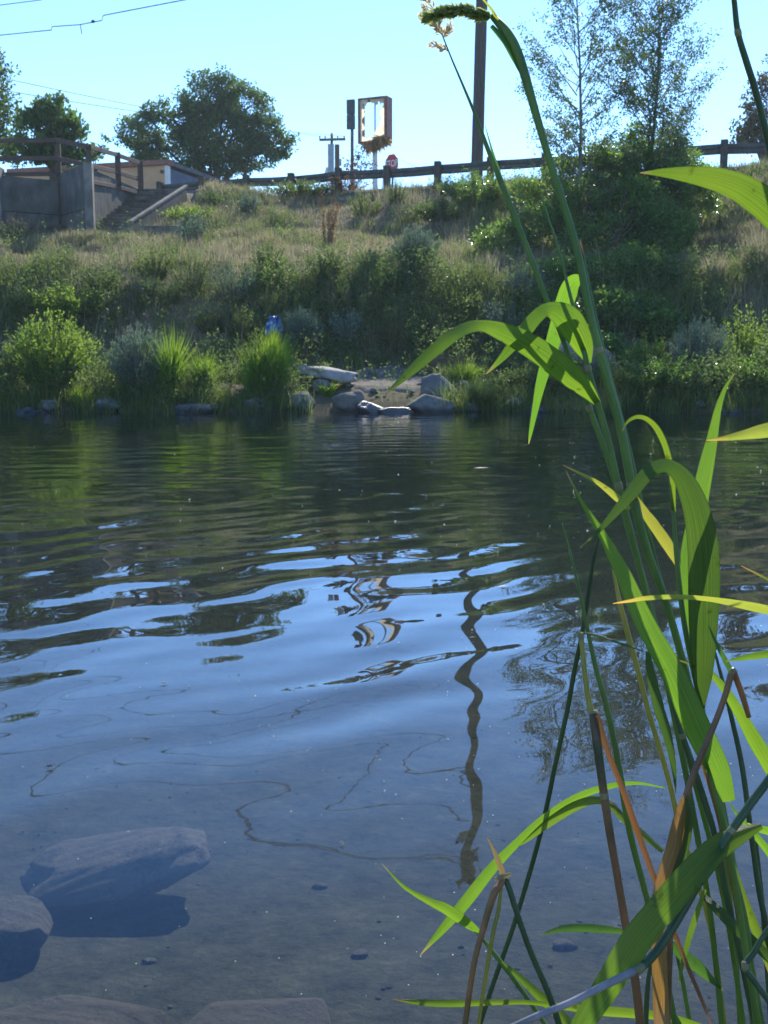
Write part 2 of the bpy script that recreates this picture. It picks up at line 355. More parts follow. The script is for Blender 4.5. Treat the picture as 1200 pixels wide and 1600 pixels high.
M['stem_grey'] = stemmat('reed_stem_grey', (.16, .16, .19), (.34, .33, .35), (.12, .13, .12))
M['node'] = stemmat('reed_node', (.14, .15, .06), (.26, .24, .11))
M['seed'] = leafmat('seed_head', (.4, .35, .2), (.52, .46, .3), (.62, .56, .4), .6, (.7, .62, .4), .6, .2)
M['seed_green'] = leafmat('seed_head_green', (.14, .2, .06), (.22, .29, .10), (.34, .37, .17), .55, (.5, .56, .18), .6, .2)
# ================================================================ SETTING
LS = np.array([-8, -6, -3.5, -1.2, 0, .5, 1.2, 3.5, 4.4, 6.3, 7.7, 11, 15, 20, 60], float)
LZ = np.array([-.62, -.6, -.5, -.28, -.04, .2, .42, .55, .95, 2.5, 3.2, 3.75, 4.7, 4.85, 4.9], float)
NY = np.array([-60, -6, -2, 0, .8, 1.6, 3, 6, 12], float)
NZ = np.array([1.6, .9, .45, .2, .0, -.24, -.40, -.56, -.62], float)
def shore(x): return 20 + .7 * fbm(np.asarray(x) * .5, 3.3, 5) + .25 * fbm(np.asarray(x) * 2.1, 8.3, 9)
def edge_y(x):
    x = np.asarray(x, float); y = 41.3 - .425 * np.clip(x, -6, 18)
    return np.where(x < -6, np.maximum(41.0, y - (-6 - x) * 1.0), y)
def ground(x, y):
    x = np.asarray(x, float); y = np.asarray(y, float)
    s = y - shore(x); lo = np.interp(s, LS, LZ)
    lo = np.where(s < -8, np.interp(y, NY, NZ), lo)
    u = 7.05 - .34 * np.maximum(edge_y(x) - y, 0) - .012 * np.maximum(edge_y(x) - y, 0) ** 2
    k = .35; hmix = np.clip(.5 + .5 * (u - lo) / k, 0, 1); g = lo * (1 - hmix) + u * hmix + k * hmix * (1 - hmix)
    g = np.where(y > edge_y(x), np.minimum(g, 7.05 + .0 * y), g)
    q = np.clip(((x + 9.35) * .215 + (y - 35.2) * .977) / 5.3, 0, 1.2); e_ = (x + 9.35) * .977 - (y - 35.2) * .215
    rampz = 4.7 + 2.15 * q - np.where(e_ < 1.55, .6, .16) - .22 * np.maximum(e_ - 1.7, 0) - 6 * np.maximum(-.35 - e_, 0)
    g = np.where((y > 34.9) & (x < 0) & (y < edge_y(x) + .5), np.maximum(g, np.minimum(rampz, 7.0)), g)
    lane = (e_ > -.4) & (e_ < 1.5 + .02 * (y - 35)) & (y > 33.6) & (y < 41) & (x < -5.5)
    ql = np.clip((y - 34.1) / 6.3, -.1, 1)
    am = np.clip((s - 2) / 5, 0, 1) * np.clip((edge_y(x) - y) / 2, 0, 1)
    g = g + am * (.55 * fbm(x * .45, y * .45, 21) + .22 * fbm(x * 1.4, y * 1.4, 31))
    g = g + .05 * fbm(x * 1.7, y * 1.7, 41) * np.clip((edge_y(x) - y), 0, 1)
    g = np.where(lane, np.minimum(g, 4.42 + 2.43 * ql - .1), g)
    return g
def G(x, y): return float(ground(x, y))
def axis(stops):
    out = []
    for a, b, n in stops: out += list(np.linspace(a, b, n, endpoint=False))
    return np.array(out + [stops[-1][1]])
gx = axis([(-400, -60, 8), (-60, -20, 16), (-20, 20, 150), (20, 60, 16), (60, 400, 8)])
gy = axis([(-60, -2, 8), (-2, 12, 60), (12, 18, 16), (18, 47, 150), (47, 120, 12), (120, 1200, 8)])
X, Y = np.meshgrid(gx, gy); Z = ground(X, Y)
nx = len(gx); ny = len(gy); ii = (np.arange(ny - 1)[:, None] * nx + np.arange(nx - 1)[None, :]).ravel()
gm, t, p = newmat('bank_soil')
n1 = noise(t, .55, 6, .6); n2 = noise(t, 4, 8, .7)
c1 = ramp(t, n1, [(.35, (.075, .075, .04)), (.5, (.13, .11, .065)), (.65, (.2, .165, .10))])
c2 = ramp(t, n2, [(.3, (.5, .5, .5)), (.7, (1.2, 1.15, 1.1))])
mx = t.nodes.new('ShaderNodeMix'); mx.data_type = 'RGBA'; mx.blend_type = 'MULTIPLY'; mx.inputs[0].default_value = .8
t.links.new(c1, mx.inputs[6]); t.links.new(c2, mx.inputs[7])
# silt below the water line
tc = t.nodes.new('ShaderNodeNewGeometry'); sp = t.nodes.new('ShaderNodeSeparateXYZ'); t.links.new(tc.outputs['Position'], sp.inputs[0])
mr = t.nodes.new('ShaderNodeMapRange'); mr.inputs[1].default_value = -.06; mr.inputs[2].default_value = .06; mr.inputs[3].default_value = 1; mr.inputs[4].default_value = 0
t.links.new(sp.outputs[2], mr.inputs[0])
silt = ramp(t, noise(t, 7, 12, .82), [(.34, (.014, .015, .009)), (.45, (.042, .042, .025)), (.55, (.06, .058, .034)), (.68, (.10, .095, .058))])
m2 = t.nodes.new('ShaderNodeMix'); m2.data_type = 'RGBA'; t.links.new(mr.outputs[0], m2.inputs[0]); t.links.new(mx.outputs[2], m2.inputs[6]); t.links.new(silt, m2.inputs[7])
t.links.new(m2.outputs[2], p.inputs['Base Color']); p.inputs['Roughness'].default_value = .95; p.inputs['Specular IOR Level'].default_value = .1
bump(t, p, noise(t, 18, 8, .7), .8, .03)
tag(np_mesh('ground', np.stack([X, Y, Z], -1).reshape(-1, 3), np.stack([ii, ii + 1, ii + nx + 1, ii + nx], 1), gm, smooth=True), kind='structure')

# trodden dirt landing where the path reaches the water
def sheet(name, x0, x1, y0, y1, n, m, lift, ragged=0):
    xs = np.linspace(x0, x1, n); ys = np.linspace(y0, y1, n); a, b = np.meshgrid(xs, ys)
    if ragged:
        cx = (x0 + x1) / 2; cy = (y0 + y1) / 2
        u = (a - cx) / (x1 - x0) * 2; v = (b - cy) / (y1 - y0) * 2
        r = np.maximum(np.abs(u), np.abs(v)); rr = np.sqrt(u * u + v * v) + 1e-6; k = r / rr * (1 + ragged * fbm(u / rr * 1.5 + 5, v / rr * 1.5, 3))
        a = cx + u * k * (x1 - x0) / 2; b = cy + v * k * (y1 - y0) / 2
    i = (np.arange(n - 1)[:, None] * n + np.arange(n - 1)[None, :]).ravel()
    ed = np.minimum(np.minimum(np.arange(n)[None, :], np.arange(n)[::-1][None, :]), np.minimum(np.arange(n)[:, None], np.arange(n)[::-1][:, None])); lf = np.where(ed < 3, lift - .05 * (3 - ed), lift)
    return np_mesh(name, np.stack([a, b, ground(a, b) + lf], -1).reshape(-1, 3), np.stack([i, i + 1, i + n + 1, i + n], 1), m, smooth=True)
dirt = solid('path_dirt', [(.3, (.09, .08, .065)), (.5, (.16, .14, .115)), (.7, (.24, .215, .18))], 5, .95, .15, 1, .04)
tag(sheet('path', -1.25, 1.5, 20.7, 24.2, 40, dirt, .035, .8), kind='structure')
# road on top of the bank, behind the guardrail
rm = MB(); d = Vector((1, -.425, 0)).normalized(); nrm = Vector((.425, 1, 0)).normalized()
o0 = Vector((0, 43.0, 7.075))
rm.add([o0 + d * -5 + nrm * 1.5, o0 + d * 60 + nrm * 1.5, o0 + d * 60 + nrm * 9.5, o0 + d * -5 + nrm * 9.5], [(0, 1, 2, 3)])
tag(rm.build('road', M['asphalt']), kind='structure')

# ---------------------------------------------------------------- water
yr = [0.3]
while yr[-1] < 21.2: yr.append(yr[-1] + max(.012, .0052 * yr[-1]))
yr = np.array(yr); uc = np.concatenate([np.linspace(-40, -1.2, 12, endpoint=False), np.linspace(-1.2, -.5, 24, endpoint=False), np.linspace(-.5, .5, 330), np.linspace(.5, 1.2, 25)[1:], np.linspace(1.2, 40, 13)[1:]])
WX = uc[None, :] * (yr[:, None] * .95 + 1.1); WY = np.repeat(yr[:, None], len(uc), 1)
def sines(x, y, comps, seed):
    h = 0; r = np.random.default_rng(seed)
    wx = x + .25 * fbm(x * .8, y * .8, seed) * 2; wy = y + .25 * fbm(x * .8 + 9, y * .8, seed + 3) * 2
    for lam, ang, slope in comps:
        k = 2 * np.pi / lam; a = R(ang)
        h = h + slope / k * np.sin(k * (wx * np.cos(a) + wy * np.sin(a)) + r.uniform(0, 6.28))
    return h
def bell(v, a, b, c, d): return np.clip((v - a) / (b - a), 0, 1) * np.clip((d - v) / (d - c), 0, 1)
calm = sines(WX, WY, [(.62, 128, .005), (.85, 112, .004), (.45, 140, .005)], 1)
mid = sines(WX, WY, [(.38, 131, .021), (.50, 122, .019), (.31, 146, .016), (.8, 108, .010), (.24, 108, .009)], 2)
far = sines(WX, WY, [(.42, 96, .016), (.3, 82, .014), (.55, 110, .014), (.24, 100, .012), (.36, 70, .01), (.7, 120, .01), (.17, 92, .013), (.2, 76, .012)], 3)
amp = .55 + 1.1 * np.clip(.5 + 1.6 * fbm(WX * .35, WY * .35, 60, 3), 0, 1)
h = calm + mid * bell(WY, 1.9, 3.9, 7.0, 12) * amp + far * bell(WY, 5.5, 10.5, 40, 60) * amp
# broken water over a shallow stone near the far bank
rp = P(1037, 642, 19.2); rr = np.hypot((WX - rp.x) / .48, (WY - rp.y) / .35)
h = h + sines(WX, WY, [(.2, 80, .22), (.15, 110, .2), (.26, 60, .2)], 8) * np.exp(-rr ** 2 * 1.5)
WZ = h
m_, n_ = WX.shape; i = (np.arange(m_ - 1)[:, None] * n_ + np.arange(n_ - 1)[None, :]).ravel()
top = np.stack([WX, WY, WZ], -1).reshape(-1, 3); Fq = np.stack([i, i + 1, i + n_ + 1, i + n_], 1)
per = np.concatenate([np.arange(n_), np.arange(1, m_) * n_ + n_ - 1, (m_ - 1) * n_ + np.arange(n_ - 2, -1, -1), np.arange(m_ - 2, 0, -1) * n_])
low = top[per].copy(); low[:, 2] = -2.2; b0 = len(top); q = len(per); k = np.arange(q); k2 = (k + 1) % q
side = np.stack([per[k], b0 + k, b0 + k2, per[k2]], 1)
Vw = np.concatenate([top, low])
Lb = n_ + (m_ - 1) + (n_ - 1); jl = np.array([0] + [Lb + m_ - 2 - j for j in range(1, m_ - 1)] + [Lb - 1]); jr = n_ - 1 + np.arange(m_)
bot = np.stack([b0 + jl[:-1], b0 + jl[1:], b0 + jr[1:], b0 + jr[:-1]], 1)
wm, t, p = newmat('river_water'); t.nodes.remove(p)
lw = t.nodes.new('ShaderNodeLayerWeight')      # Schlick reflectance of water, same from above and below
pw = t.nodes.new('ShaderNodeMath'); pw.operation = 'POWER'; pw.inputs[1].default_value = 4.7; t.links.new(lw.outputs['Facing'], pw.inputs[0])
fr = t.nodes.new('ShaderNodeMath'); fr.operation = 'MULTIPLY_ADD'; fr.inputs[1].default_value = .98; fr.inputs[2].default_value = .02; t.links.new(pw.outputs[0], fr.inputs[0])
gl = t.nodes.new('ShaderNodeBsdfGlossy'); gl.inputs['Roughness'].default_value = .012; gl.inputs['Color'].default_value = (.96, .97, 1, 1)
tp = t.nodes.new('ShaderNodeBsdfTransparent'); tp.inputs[0].default_value = (.97, .98, .98, 1)
tc = t.nodes.new('ShaderNodeTexCoord'); mp = t.nodes.new('ShaderNodeMapping'); mp.inputs['Scale'].default_value = (.55, 1, 1); t.links.new(tc.outputs['Object'], mp.inputs[0])
nf = t.nodes.new('ShaderNodeTexNoise'); nf.inputs['Scale'].default_value = 9; nf.inputs['Detail'].default_value = 2; t.links.new(mp.outputs[0], nf.inputs['Vector'])
sy = t.nodes.new('ShaderNodeSeparateXYZ'); t.links.new(tc.outputs['Object'], sy.inputs[0])
my = t.nodes.new('ShaderNodeMapRange'); my.inputs[1].default_value = 5; my.inputs[2].default_value = 11; my.inputs[3].default_value = .012; my.inputs[4].default_value = .2; t.links.new(sy.outputs[1], my.inputs[0])
bp = t.nodes.new('ShaderNodeBump'); bp.inputs['Distance'].default_value = .012; t.links.new(my.outputs[0], bp.inputs['Strength']); t.links.new(nf.outputs['Fac'], bp.inputs['Height'])
for nd in (lw, gl): t.links.new(bp.outputs[0], nd.inputs['Normal'])
ms = t.nodes.new('ShaderNodeMixShader'); t.links.new(fr.outputs[0], ms.inputs[0]); t.links.new(tp.outputs[0], ms.inputs[1]); t.links.new(gl.outputs[0], ms.inputs[2])
t.links.new(ms.outputs[0], t.nodes['Material Output'].inputs['Surface'])
va = t.nodes.new('ShaderNodeVolumeAbsorption'); va.inputs[0].default_value = (.36, .48, .54, 1); va.inputs[1].default_value = .55
t.links.new(va.outputs[0], t.nodes['Material Output'].inputs['Volume'])
Fall = np.concatenate([Fq, side, bot])
tag(np_mesh('water', Vw, Fall, wm, smooth=True), kind='structure')

# ---------------------------------------------------------------- retaining wall, stairs, timber railing
ZT = 6.85
def pl(px, Y): return Vector((P(px, 300, Y).x, Y, 0))
A0 = pl(4, 35.6); A1 = pl(91, 36.6); W1 = pl(131, 34.9); W2 = pl(222, 40.4)
wall = thing('concrete_retaining_wall', 'grey concrete retaining wall with corner and pier left of the stairs', 'wall', (A1.x, A1.y, 4.5))
def wallbox(name, a, b, z0, z1, th, m=M['concrete'], par=wall):
    d = (b - a).normalized(); nn = Vector((-d.y, d.x, 0)) * th
    mb = MB(); vv = [a, b, b + nn, a + nn]
    mb.add([Vector((q.x, q.y, z0)) for q in vv] + [Vector((q.x, q.y, z1)) for q in vv], [(3, 2, 1, 0), (4, 5, 6, 7), (0, 1, 5, 4), (1, 2, 6, 5), (2, 3, 7, 6), (3, 0, 4, 7)])
    return mb.build(name, m, par)
far_l = Vector((-34, 37.6, 0)); mid_a = A0.lerp(A1, .1)
for k, (z0, z1) in enumerate(((3.9, 5.52), (5.54, 6.62))):
    wallbox('wall_panel', A0, A1, z0, z1, .3); wallbox('wall_panel', far_l, A0 + Vector((-.35, -.05, 0)), z0, z1, .3)
wallbox('pier', A0 + Vector((-.32, -.3, 0)), A0 + Vector((0.02, -.28, 0)), 3.9, 6.86, .62, M['concrete_light'])
for z0, z1 in ((3.9, 5.5), (5.52, ZT)):
    wallbox('wing_panel', A1 + Vector((.015, .1, 0)), W1, z0, z1, .28)
wallbox('corner_pier', W1 + Vector((.02, -.03, 0)), W1 + Vector((.27, .0, 0)), 3.9, ZT + .05, .4, M['concrete_light'])
for a, b in ((0, .33), (.335, .66), (.665, 1)):
    s0 = W1 + Vector((.03, .38, 0)); wallbox('stair_wall_panel', s0.lerp(W2, a), s0.lerp(W2, b), 3.9, ZT - .02, .28)
# fill behind the wall: the paved yard
mb = MB(); q = [far_l + Vector((0, .28, 0)), A0 + Vector((0, .27, 0)), A1 + Vector((.1, .3, 0)), W1 + Vector((-.1, .45, 0)), W2 + Vector((-.3, .1, 0)), Vector((W2.x - .3, 52, 0)), Vector((-40, 52, 0))]
mb.add([Vector((v.x, v.y, 6.6)) for v in q] + [Vector((v.x, v.y, 3)) for v in q], [tuple(range(7))] + [(i, 7 + i, 7 + (i + 1) % 7, (i + 1) % 7) for i in range(7)])
tag(mb.build('yard', M['concrete_light']), kind='structure')
# stairs
st = thing('concrete_stairs', 'flight of worn concrete steps climbing beside the retaining wall', 'stairs', (W1.x + 1, 35.5, 4.6))
e0 = P(203, 347, 35.3); e1 = P(291, 301, 40.4); e1.z = 7.0; eL = P(211, 378, 34.1)
sd_ = (W2 - W1).normalized(); pr = Vector((sd_.y, -sd_.x, 0)); NST = 17
s_bot = W1 + Vector((.26, .35, 0)) - sd_ * 1.1; run = (W2 - s_bot).length / NST
for i in range(NST):
    c0 = s_bot + sd_ * (run * i) - pr * (.2 if i > 3 else -.03); z = 4.42 + (ZT - 4.42) * (i + 1) / NST; u_ = run * i
    b = eL.lerp(e0, u_ / 1.2) if u_ < 1.2 else e0.lerp(e1, (u_ - 1.2) / (run * NST - 1.2))
    b = b - pr * .05; b.z = 0; a = c0; c_ = b + sd_ * (run + .04); d_ = a + sd_ * (run + .04)
    mb = MB(); jz = random.uniform(-.012, .012)
    no = -sd_ * .03
    mb.add([(a.x, a.y, z - .9), (b.x, b.y, z - .9), (c_.x, c_.y, z - .9), (d_.x, d_.y, z - .9), (a.x, a.y, z - .05), (b.x, b.y, z - .05), (a.x + no.x, a.y + no.y, z - .045), (b.x + no.x, b.y + no.y, z - .045), (a.x + no.x, a.y + no.y, z + jz), (b.x + no.x, b.y + no.y, z + jz), (c_.x, c_.y, z + jz), (d_.x, d_.y, z + jz)],
           [(0, 1, 5, 4), (4, 5, 7, 6), (6, 7, 9, 8), (8, 9, 10, 11), (1, 2, 10, 9, 7, 5), (0, 4, 6, 8, 11, 3), (2, 3, 11, 10)])
    mb.build('step', M['step'], st)
mb = MB(); mb.bar(e0 - Vector((0, 0, .52)), e1 - Vector((0, 0, .52)), .1, .9); mb.build('cheek_wall', M['concrete'], st)
mb = MB(); mb.bar(e0, e1, .14, .09, .015); mb.build('coping', M['concrete_light'], st)
# low concrete block at the foot of the stairs
b0 = P(218, 372, 34.2); b1 = P(292, 372, 34.4)
blk = MB(); blk.box(((b0.x + b1.x) / 2, 34.5, 4.55), (b1.x - b0.x, .5, .75), R(4), 0, 0, .03)
tag(blk.build('concrete_block', M['concrete']), 'low grey concrete block in the grass at the foot of the stairs', 'block')
b2 = P(293, 374, 34.4); b3 = P(345, 378, 34.6); blk = MB(); blk.box(((b2.x + b3.x) / 2 + .06, 34.7, 4.42), (b3.x - b2.x, .4, .5), R(-3), 0, 0, .03)
tag(blk.build('concrete_block', M['concrete']), 'half buried end of concrete footing right of the low block', 'block')
# railing
rl = thing('timber_railing', 'weathered red brown timber railing on top of the concrete wall', 'railing', (A1.x, A1.y, ZT))
posts = [pl(-60, 35.8), pl(91, 36.55), pl(139, 35.3), pl(184, 37.9), pl(219, 39.9)]
zt = [P(91, 215, 36.5).z, P(91, 214, 36.5).z, P(139, 224, 35.3).z, P(184, 237, 37.9).z, P(219, 250, 39.9).z]
for i, q in enumerate(posts):
    mb = MB(); mb.box((q.x, q.y + .14, (ZT - .35 + zt[i]) / 2), (.17, .15, zt[i] - ZT + .35), R(8 * i), 0, 0, .015)
    mb.build('post', M['timber'], rl)
for hgt, th in ((-.10, .14), (-.66, .14), (-1.15, .13)):
    for i in range(len(posts) - 1):
        a = posts[i]; b = posts[i + 1]
        if i == 0: a = Vector((-34, 37.4, 0)); b = posts[1]
        za = zt[i] + hgt; zb = zt[i + 1] + hgt
        if i == 1 and hgt < -1: continue
        mb = MB(); mb.bar((a.x, a.y - (.02 if i else 0), za), (b.x, b.y - .02, zb), .06, th, .008); mb.build('rail', M['timber'], rl)

# ---------------------------------------------------------------- small building beyond the railing
cn = P(261, 252, 55.0); d1 = Vector((-.95, .31, 0)); d2 = Vector((.27, .96, 0))
bd = thing('low_building', 'low peach walled building with red brown eave and dark blue side', 'building', (cn.x, cn.y, 7.0))
def quadbox(name, o, a, b, z0, z1, m, par):
    mb = MB(); vv = [o, o + a, o + a + b, o + b]
    mb.add([Vector((q.x, q.y, z0)) for q in vv] + [Vector((q.x, q.y, z1)) for q in vv], [(0, 1, 2, 3), (7, 6, 5, 4), (4, 5, 1, 0), (5, 6, 2, 1), (6, 7, 3, 2), (7, 4, 0, 3)])
    return mb.build(name, m, par)
c0 = Vector((cn.x, cn.y, 0)); zt_ = cn.z
quadbox('wall', c0, d1 * 9, d2 * .25, 6.5, zt_ - .18, M['plaster'], bd)
for k in range(4):      # side cladding boards
    quadbox('cladding_board', c0 + d2 * .27 + d1 * (.02 + .012 * (k % 2)), d1 * .2, d2 * 9.5, 6.5 + .88 * k, 6.5 + .88 * k + .87, M['siding'], bd)
quadbox('corner_trim', c0 - d1 * .03 - d2 * .03, d1 * .16, d2 * .3, 6.5, zt_ - .2, M['trim'], bd)
rf = quadbox('eave', c0 - d1 * .12 - d2 * .15, d1 * 9.3, d2 * .6, zt_ - .17, zt_ + .07, M['roof'], bd)
quadbox('roof', c0 - d1 * .1 + d2 * .46, d1 * 9.2, d2 * 9.4, zt_ - .15, zt_ + .03, M['roof_dark'], bd)
wn = quadbox('window', c0 + d2 * 3 - d1 * .03, d1 * .2, d2 * 1.4, 8.2, 9.3, M['darkmetal'], bd)
quadbox('sign_lamp', c0 + d1 * .2 - d2 * .1, d1 * .14, d2 * .09, zt_ - .55, zt_ - .4, M['darkmetal'], bd)

# ---------------------------------------------------------------- guardrail
gr = thing('road_guardrail', 'long dark metal guardrail on square timber posts along the road edge', 'guardrail', (0, 41.7, 7))
def gl(t_): return Vector((t_, 41.75 - .425 * t_, 0))
prof = [(-.155, 0), (-.10, .045), (-.045, .045), (0, 0.005), (.045, .045), (.10, .045), (.155, 0), (.155, .012), (.10, .06), (.04, .06), (0, .02), (-.04, .06), (-.10, .06), (-.155, .012)]
xs = [-8.95 + 1.83 * k for k in range(15)]
hz = [7.62 + .05 * math.sin(k * 1.9) + (.06 if k % 4 == 2 else 0) for k in range(15)]
for k, x in enumerate(xs):
    c = gl(x); mb = MB()
    mb.box((c.x - .09, c.y - .2, hz[k] - .35), (.23, .22, 1.24), R(-23), random.uniform(-.02, .02), random.uniform(-.02, .02), .02); mb.build('post', M['post_wood'], gr)
for k in range(14):
    a = gl(xs[k]); b = gl(xs[k + 1]); za = hz[k] + .02; zb = hz[k + 1] + .02
    yo = -.0 - (.014 if k % 2 else 0)
    nn = Vector((-.39, -.92, 0))
    mb = MB(); md = lambda q: (a + b) / 2 + nn * (q[1] + yo) + Vector((0, 0, q[0] * 1.08 + (za + zb) / 2 - .015))
    ov = (b - a) * .05
    mb.prism(prof, lambda q: a - ov + nn * (q[1] + yo) + Vector((0, 0, q[0] * 1.08 + za)), md)
    mb.prism(prof, md, lambda q: b + ov + nn * (q[1] + yo) + Vector((0, 0, q[0] * 1.08 + zb)))
    mb.build('beam', M['rail'], gr)

# ---------------------------------------------------------------- utility pole
ub = P(744, 312, 41.6); ub.z = G(ub.x, 41.6) - .4; TOP = 20.6
up = thing('utility_pole', 'tall round wooden utility pole standing in front of the guardrail', 'utility pole', ub)
tp_ = Vector((P(752, 0, 41.6).x + .02, 41.6, 0)); z752 = P(752, 0, 41.6).z
sl = (tp_.x - ub.x) / (z752 - 7)
def pole_at(z): return Vector((ub.x + sl * (z - 7), 41.6, z))
mb = MB(); zs = np.linspace(ub.z, TOP, 16)
mb.tube([pole_at(z) for z in zs], [.225 - .03 * k / 15 + random.uniform(-.004, .004) for k in range(16)], 14); mb.build('shaft', M['pole_wood'], up, True)
wd = Vector((-.88, .475, 0)).normalized(); xd = Vector((.475, .88, 0))
for z in (TOP - .5,):
    c = pole_at(z) + Vector((0, -.2, 0)); mb = MB(); mb.bar(c - xd * 1.2, c + xd * 1.2, .1, .13, .01); arm = mb.build('crossarm', M['pole_wood'], up)
    for u in (-1.1, -.4, .4, 1.1):
        q = c + xd * u; mb = MB(); mb.tube([q + Vector((0, 0, .06)), q + Vector((0, 0, .12)), q + Vector((0, 0, .16)), q + Vector((0, 0, .22))], [.03, .06, .035, .05], 8); mb.build('insulator', M['greymetal'], arm)
    for sg in (-1, 1):
        mb = MB(); mb.bar(pole_at(z - .8) + Vector((0, -.2, 0)), c + xd * .8 * sg + Vector((0, -.08, -.05)), .03, .04); mb.build('brace', M['darkmetal'], up)
c = pole_at(18.3) + Vector((-.42, -.12, 0)); mb = MB()
mb.tube([c + Vector((0, 0, z)) for z in (-.5, -.48, .4, .45, .5)], [.17, .22, .22, .2, .12], 14); trf = mb.build('transformer', M['greymetal'], up, True)
for sg in (-.1, .1):
    mb = MB(); mb.tube([c + Vector((sg, 0, .45)), c + Vector((sg, 0, .6)), c + Vector((sg * 1.6, 0, .72))], [.03, .045, .025], 6); mb.build('bushing', M['darkmetal'], trf)
mb = MB(); mb.bar(pole_at(18.3), c, .08, .5); mb.build('bracket', M['darkmetal'], up)
# ---------------------------------------------------------------- small far pole with crossarm
fp = P(519, 300, 95); fp.z = 6.9
sp_ = thing('distant_utility_pole', 'small distant utility pole with a level crossarm behind the street signs', 'utility pole', fp)
ct = P(519, 219, 95); ct.x = fp.x
mb = MB(); mb.tube([fp, ct + Vector((0, 0, .55))], [.17, .12], 10); mb.build('shaft', M['pole_wood'], sp_, True)
mb = MB(); mb.bar(ct + Vector((-1.05, -.14, -.0)), ct + Vector((1.15, -.14, .05)), .12, .2); arm = mb.build('crossarm', M['pole_wood'], sp_)
for u in (-1, -.55, .5, 1.05):
    q = ct + Vector((u, -.14, .1)); mb = MB(); mb.tube([q, q + Vector((0, 0, .12)), q + Vector((0, 0, .24))], [.04, .08, .05], 7); mb.build('insulator', M['greymetal'], arm)
# ---------------------------------------------------------------- wires
def wire(label, a, b, sag, r, extra=None, n=40):
    a = Vector(a); b = Vector(b); mb = MB()
    pts = [a.lerp(b, k / n) - Vector((0, 0, 4 * sag * (k / n) * (1 - k / n))) for k in range(n + 1)]
    if extra: pts = extra(pts)
    mb.tube(pts, r, 5)
    return tag(mb.build('power_line', M['wire'], None, True), label, 'power line', 'overhead lines')
w0 = pole_at(15.8); L1e = Vector((-44, 67.4, 15.6))
def splice(pts):       # spliced length with a stepped dead-end and a hanging tail
    out = []
    a, b = pts[0], pts[-1]
    k0 = P(87, 38, 50); 
    for q in pts: out.append(q)
    return out
q0 = P(292, -1, 48.5); q1 = P(0, 55, 53.6); q0b = w0
dirw = (q1 - q0)
def onl(px_t): return q0 + dirw * px_t
pts = [w0, w0.lerp(q0, .5) - Vector((0, 0, .08)), q0, onl(.30), onl(.422), onl(.43) + Vector((0, 0, -.2)), onl(.55) + Vector((0, 0, -.2)), onl(.70) + Vector((0, 0, -.06)), onl(.705) + Vector((0, 0, -.2)), onl(1), onl(2.2)]
mb = MB(); mb.tube(pts, .022, 6)
sw = thing('power_line', 'spliced power line with a stepped kink and hanging tail at upper left', 'power line', w0, 'overhead lines')
mb.build('cable', M['wire'], sw, True)
cq = onl(.545) + Vector((0, 0, -.2)); mb = MB(); mb.tube([cq, cq + Vector((.02, 0, -.2)), cq + Vector((.05, 0, -.4))], .02, 5); mb.build('tail', M['wire'], sw)
cq = onl(.477) + Vector((0, 0, -.17)); mb = MB(); mb.tube([cq + dirw.normalized() * -.09, cq + dirw.normalized() * -.04, cq + dirw.normalized() * .04, cq + dirw.normalized() * .09], [.03, .07, .07, .03], 7); mb.build('clamp', M['darkmetal'], sw)
a = P(62, 0, 52.5); b = P(0, 8, 54); wire('bare power line crossing the extreme top left corner', pole_at(17.2), a + (b - a) * 9, .0, .02, lambda pts: [pole_at(17.2), a, b, b + (b - a) * 4])
for (px, py), lb in (((20, 112), 'upper of the two lines running to the distant crossarm pole'), ((30, 132), 'lower of the two lines running to the distant crossarm pole')):
    e = ct + Vector((-1.0 if py < 120 else 1.0, -.14, .3)); s_ = P(px, py, 62); d_ = s_ - e
    wire(lb, e, s_ + d_ * .5, .5, .02)
wire('thin wire sagging from behind the stop sign toward the guardrail', P(612, 241, 75), P(712, 272, 62), .3, .012)
for zz in (19.95, 20.25):
    c = pole_at(zz); wire('top line leaving the tall pole head to the left, above the frame' if zz < 20 else 'highest line leaving the tall pole head, above the frame', c + xd * (.4 if zz > 20 else -.4), c + wd * 60 + Vector((0, 0, -.3)), .5, .02)

# ---------------------------------------------------------------- signs along the road
# tall narrow sign
nb = P(550, 285, 50); nb.z = 7.0
s1 = thing('narrow_sign', 'tall narrow dark sign board on a thin rusty post', 'sign', nb)
mb = MB(); pz = P(550, 158, 50).z; mb.tube([nb - Vector((0, 0, .3)), Vector((nb.x + .02, 50, pz + .05))], [.075, .07], 8); mb.build('post', M['rustbrown'], s1)
for a, b in ((157, 180), (181, 203)):
    za = P(548, a, 50).z; zb = P(548, b, 50).z; mb = MB(); mb.box((P(548.5, 200, 50).x, 49.85, (za + zb) / 2), (.36, .14, za - zb), R(-18), 0, 0, .01); mb.build('board', M['darkmetal'], s1)
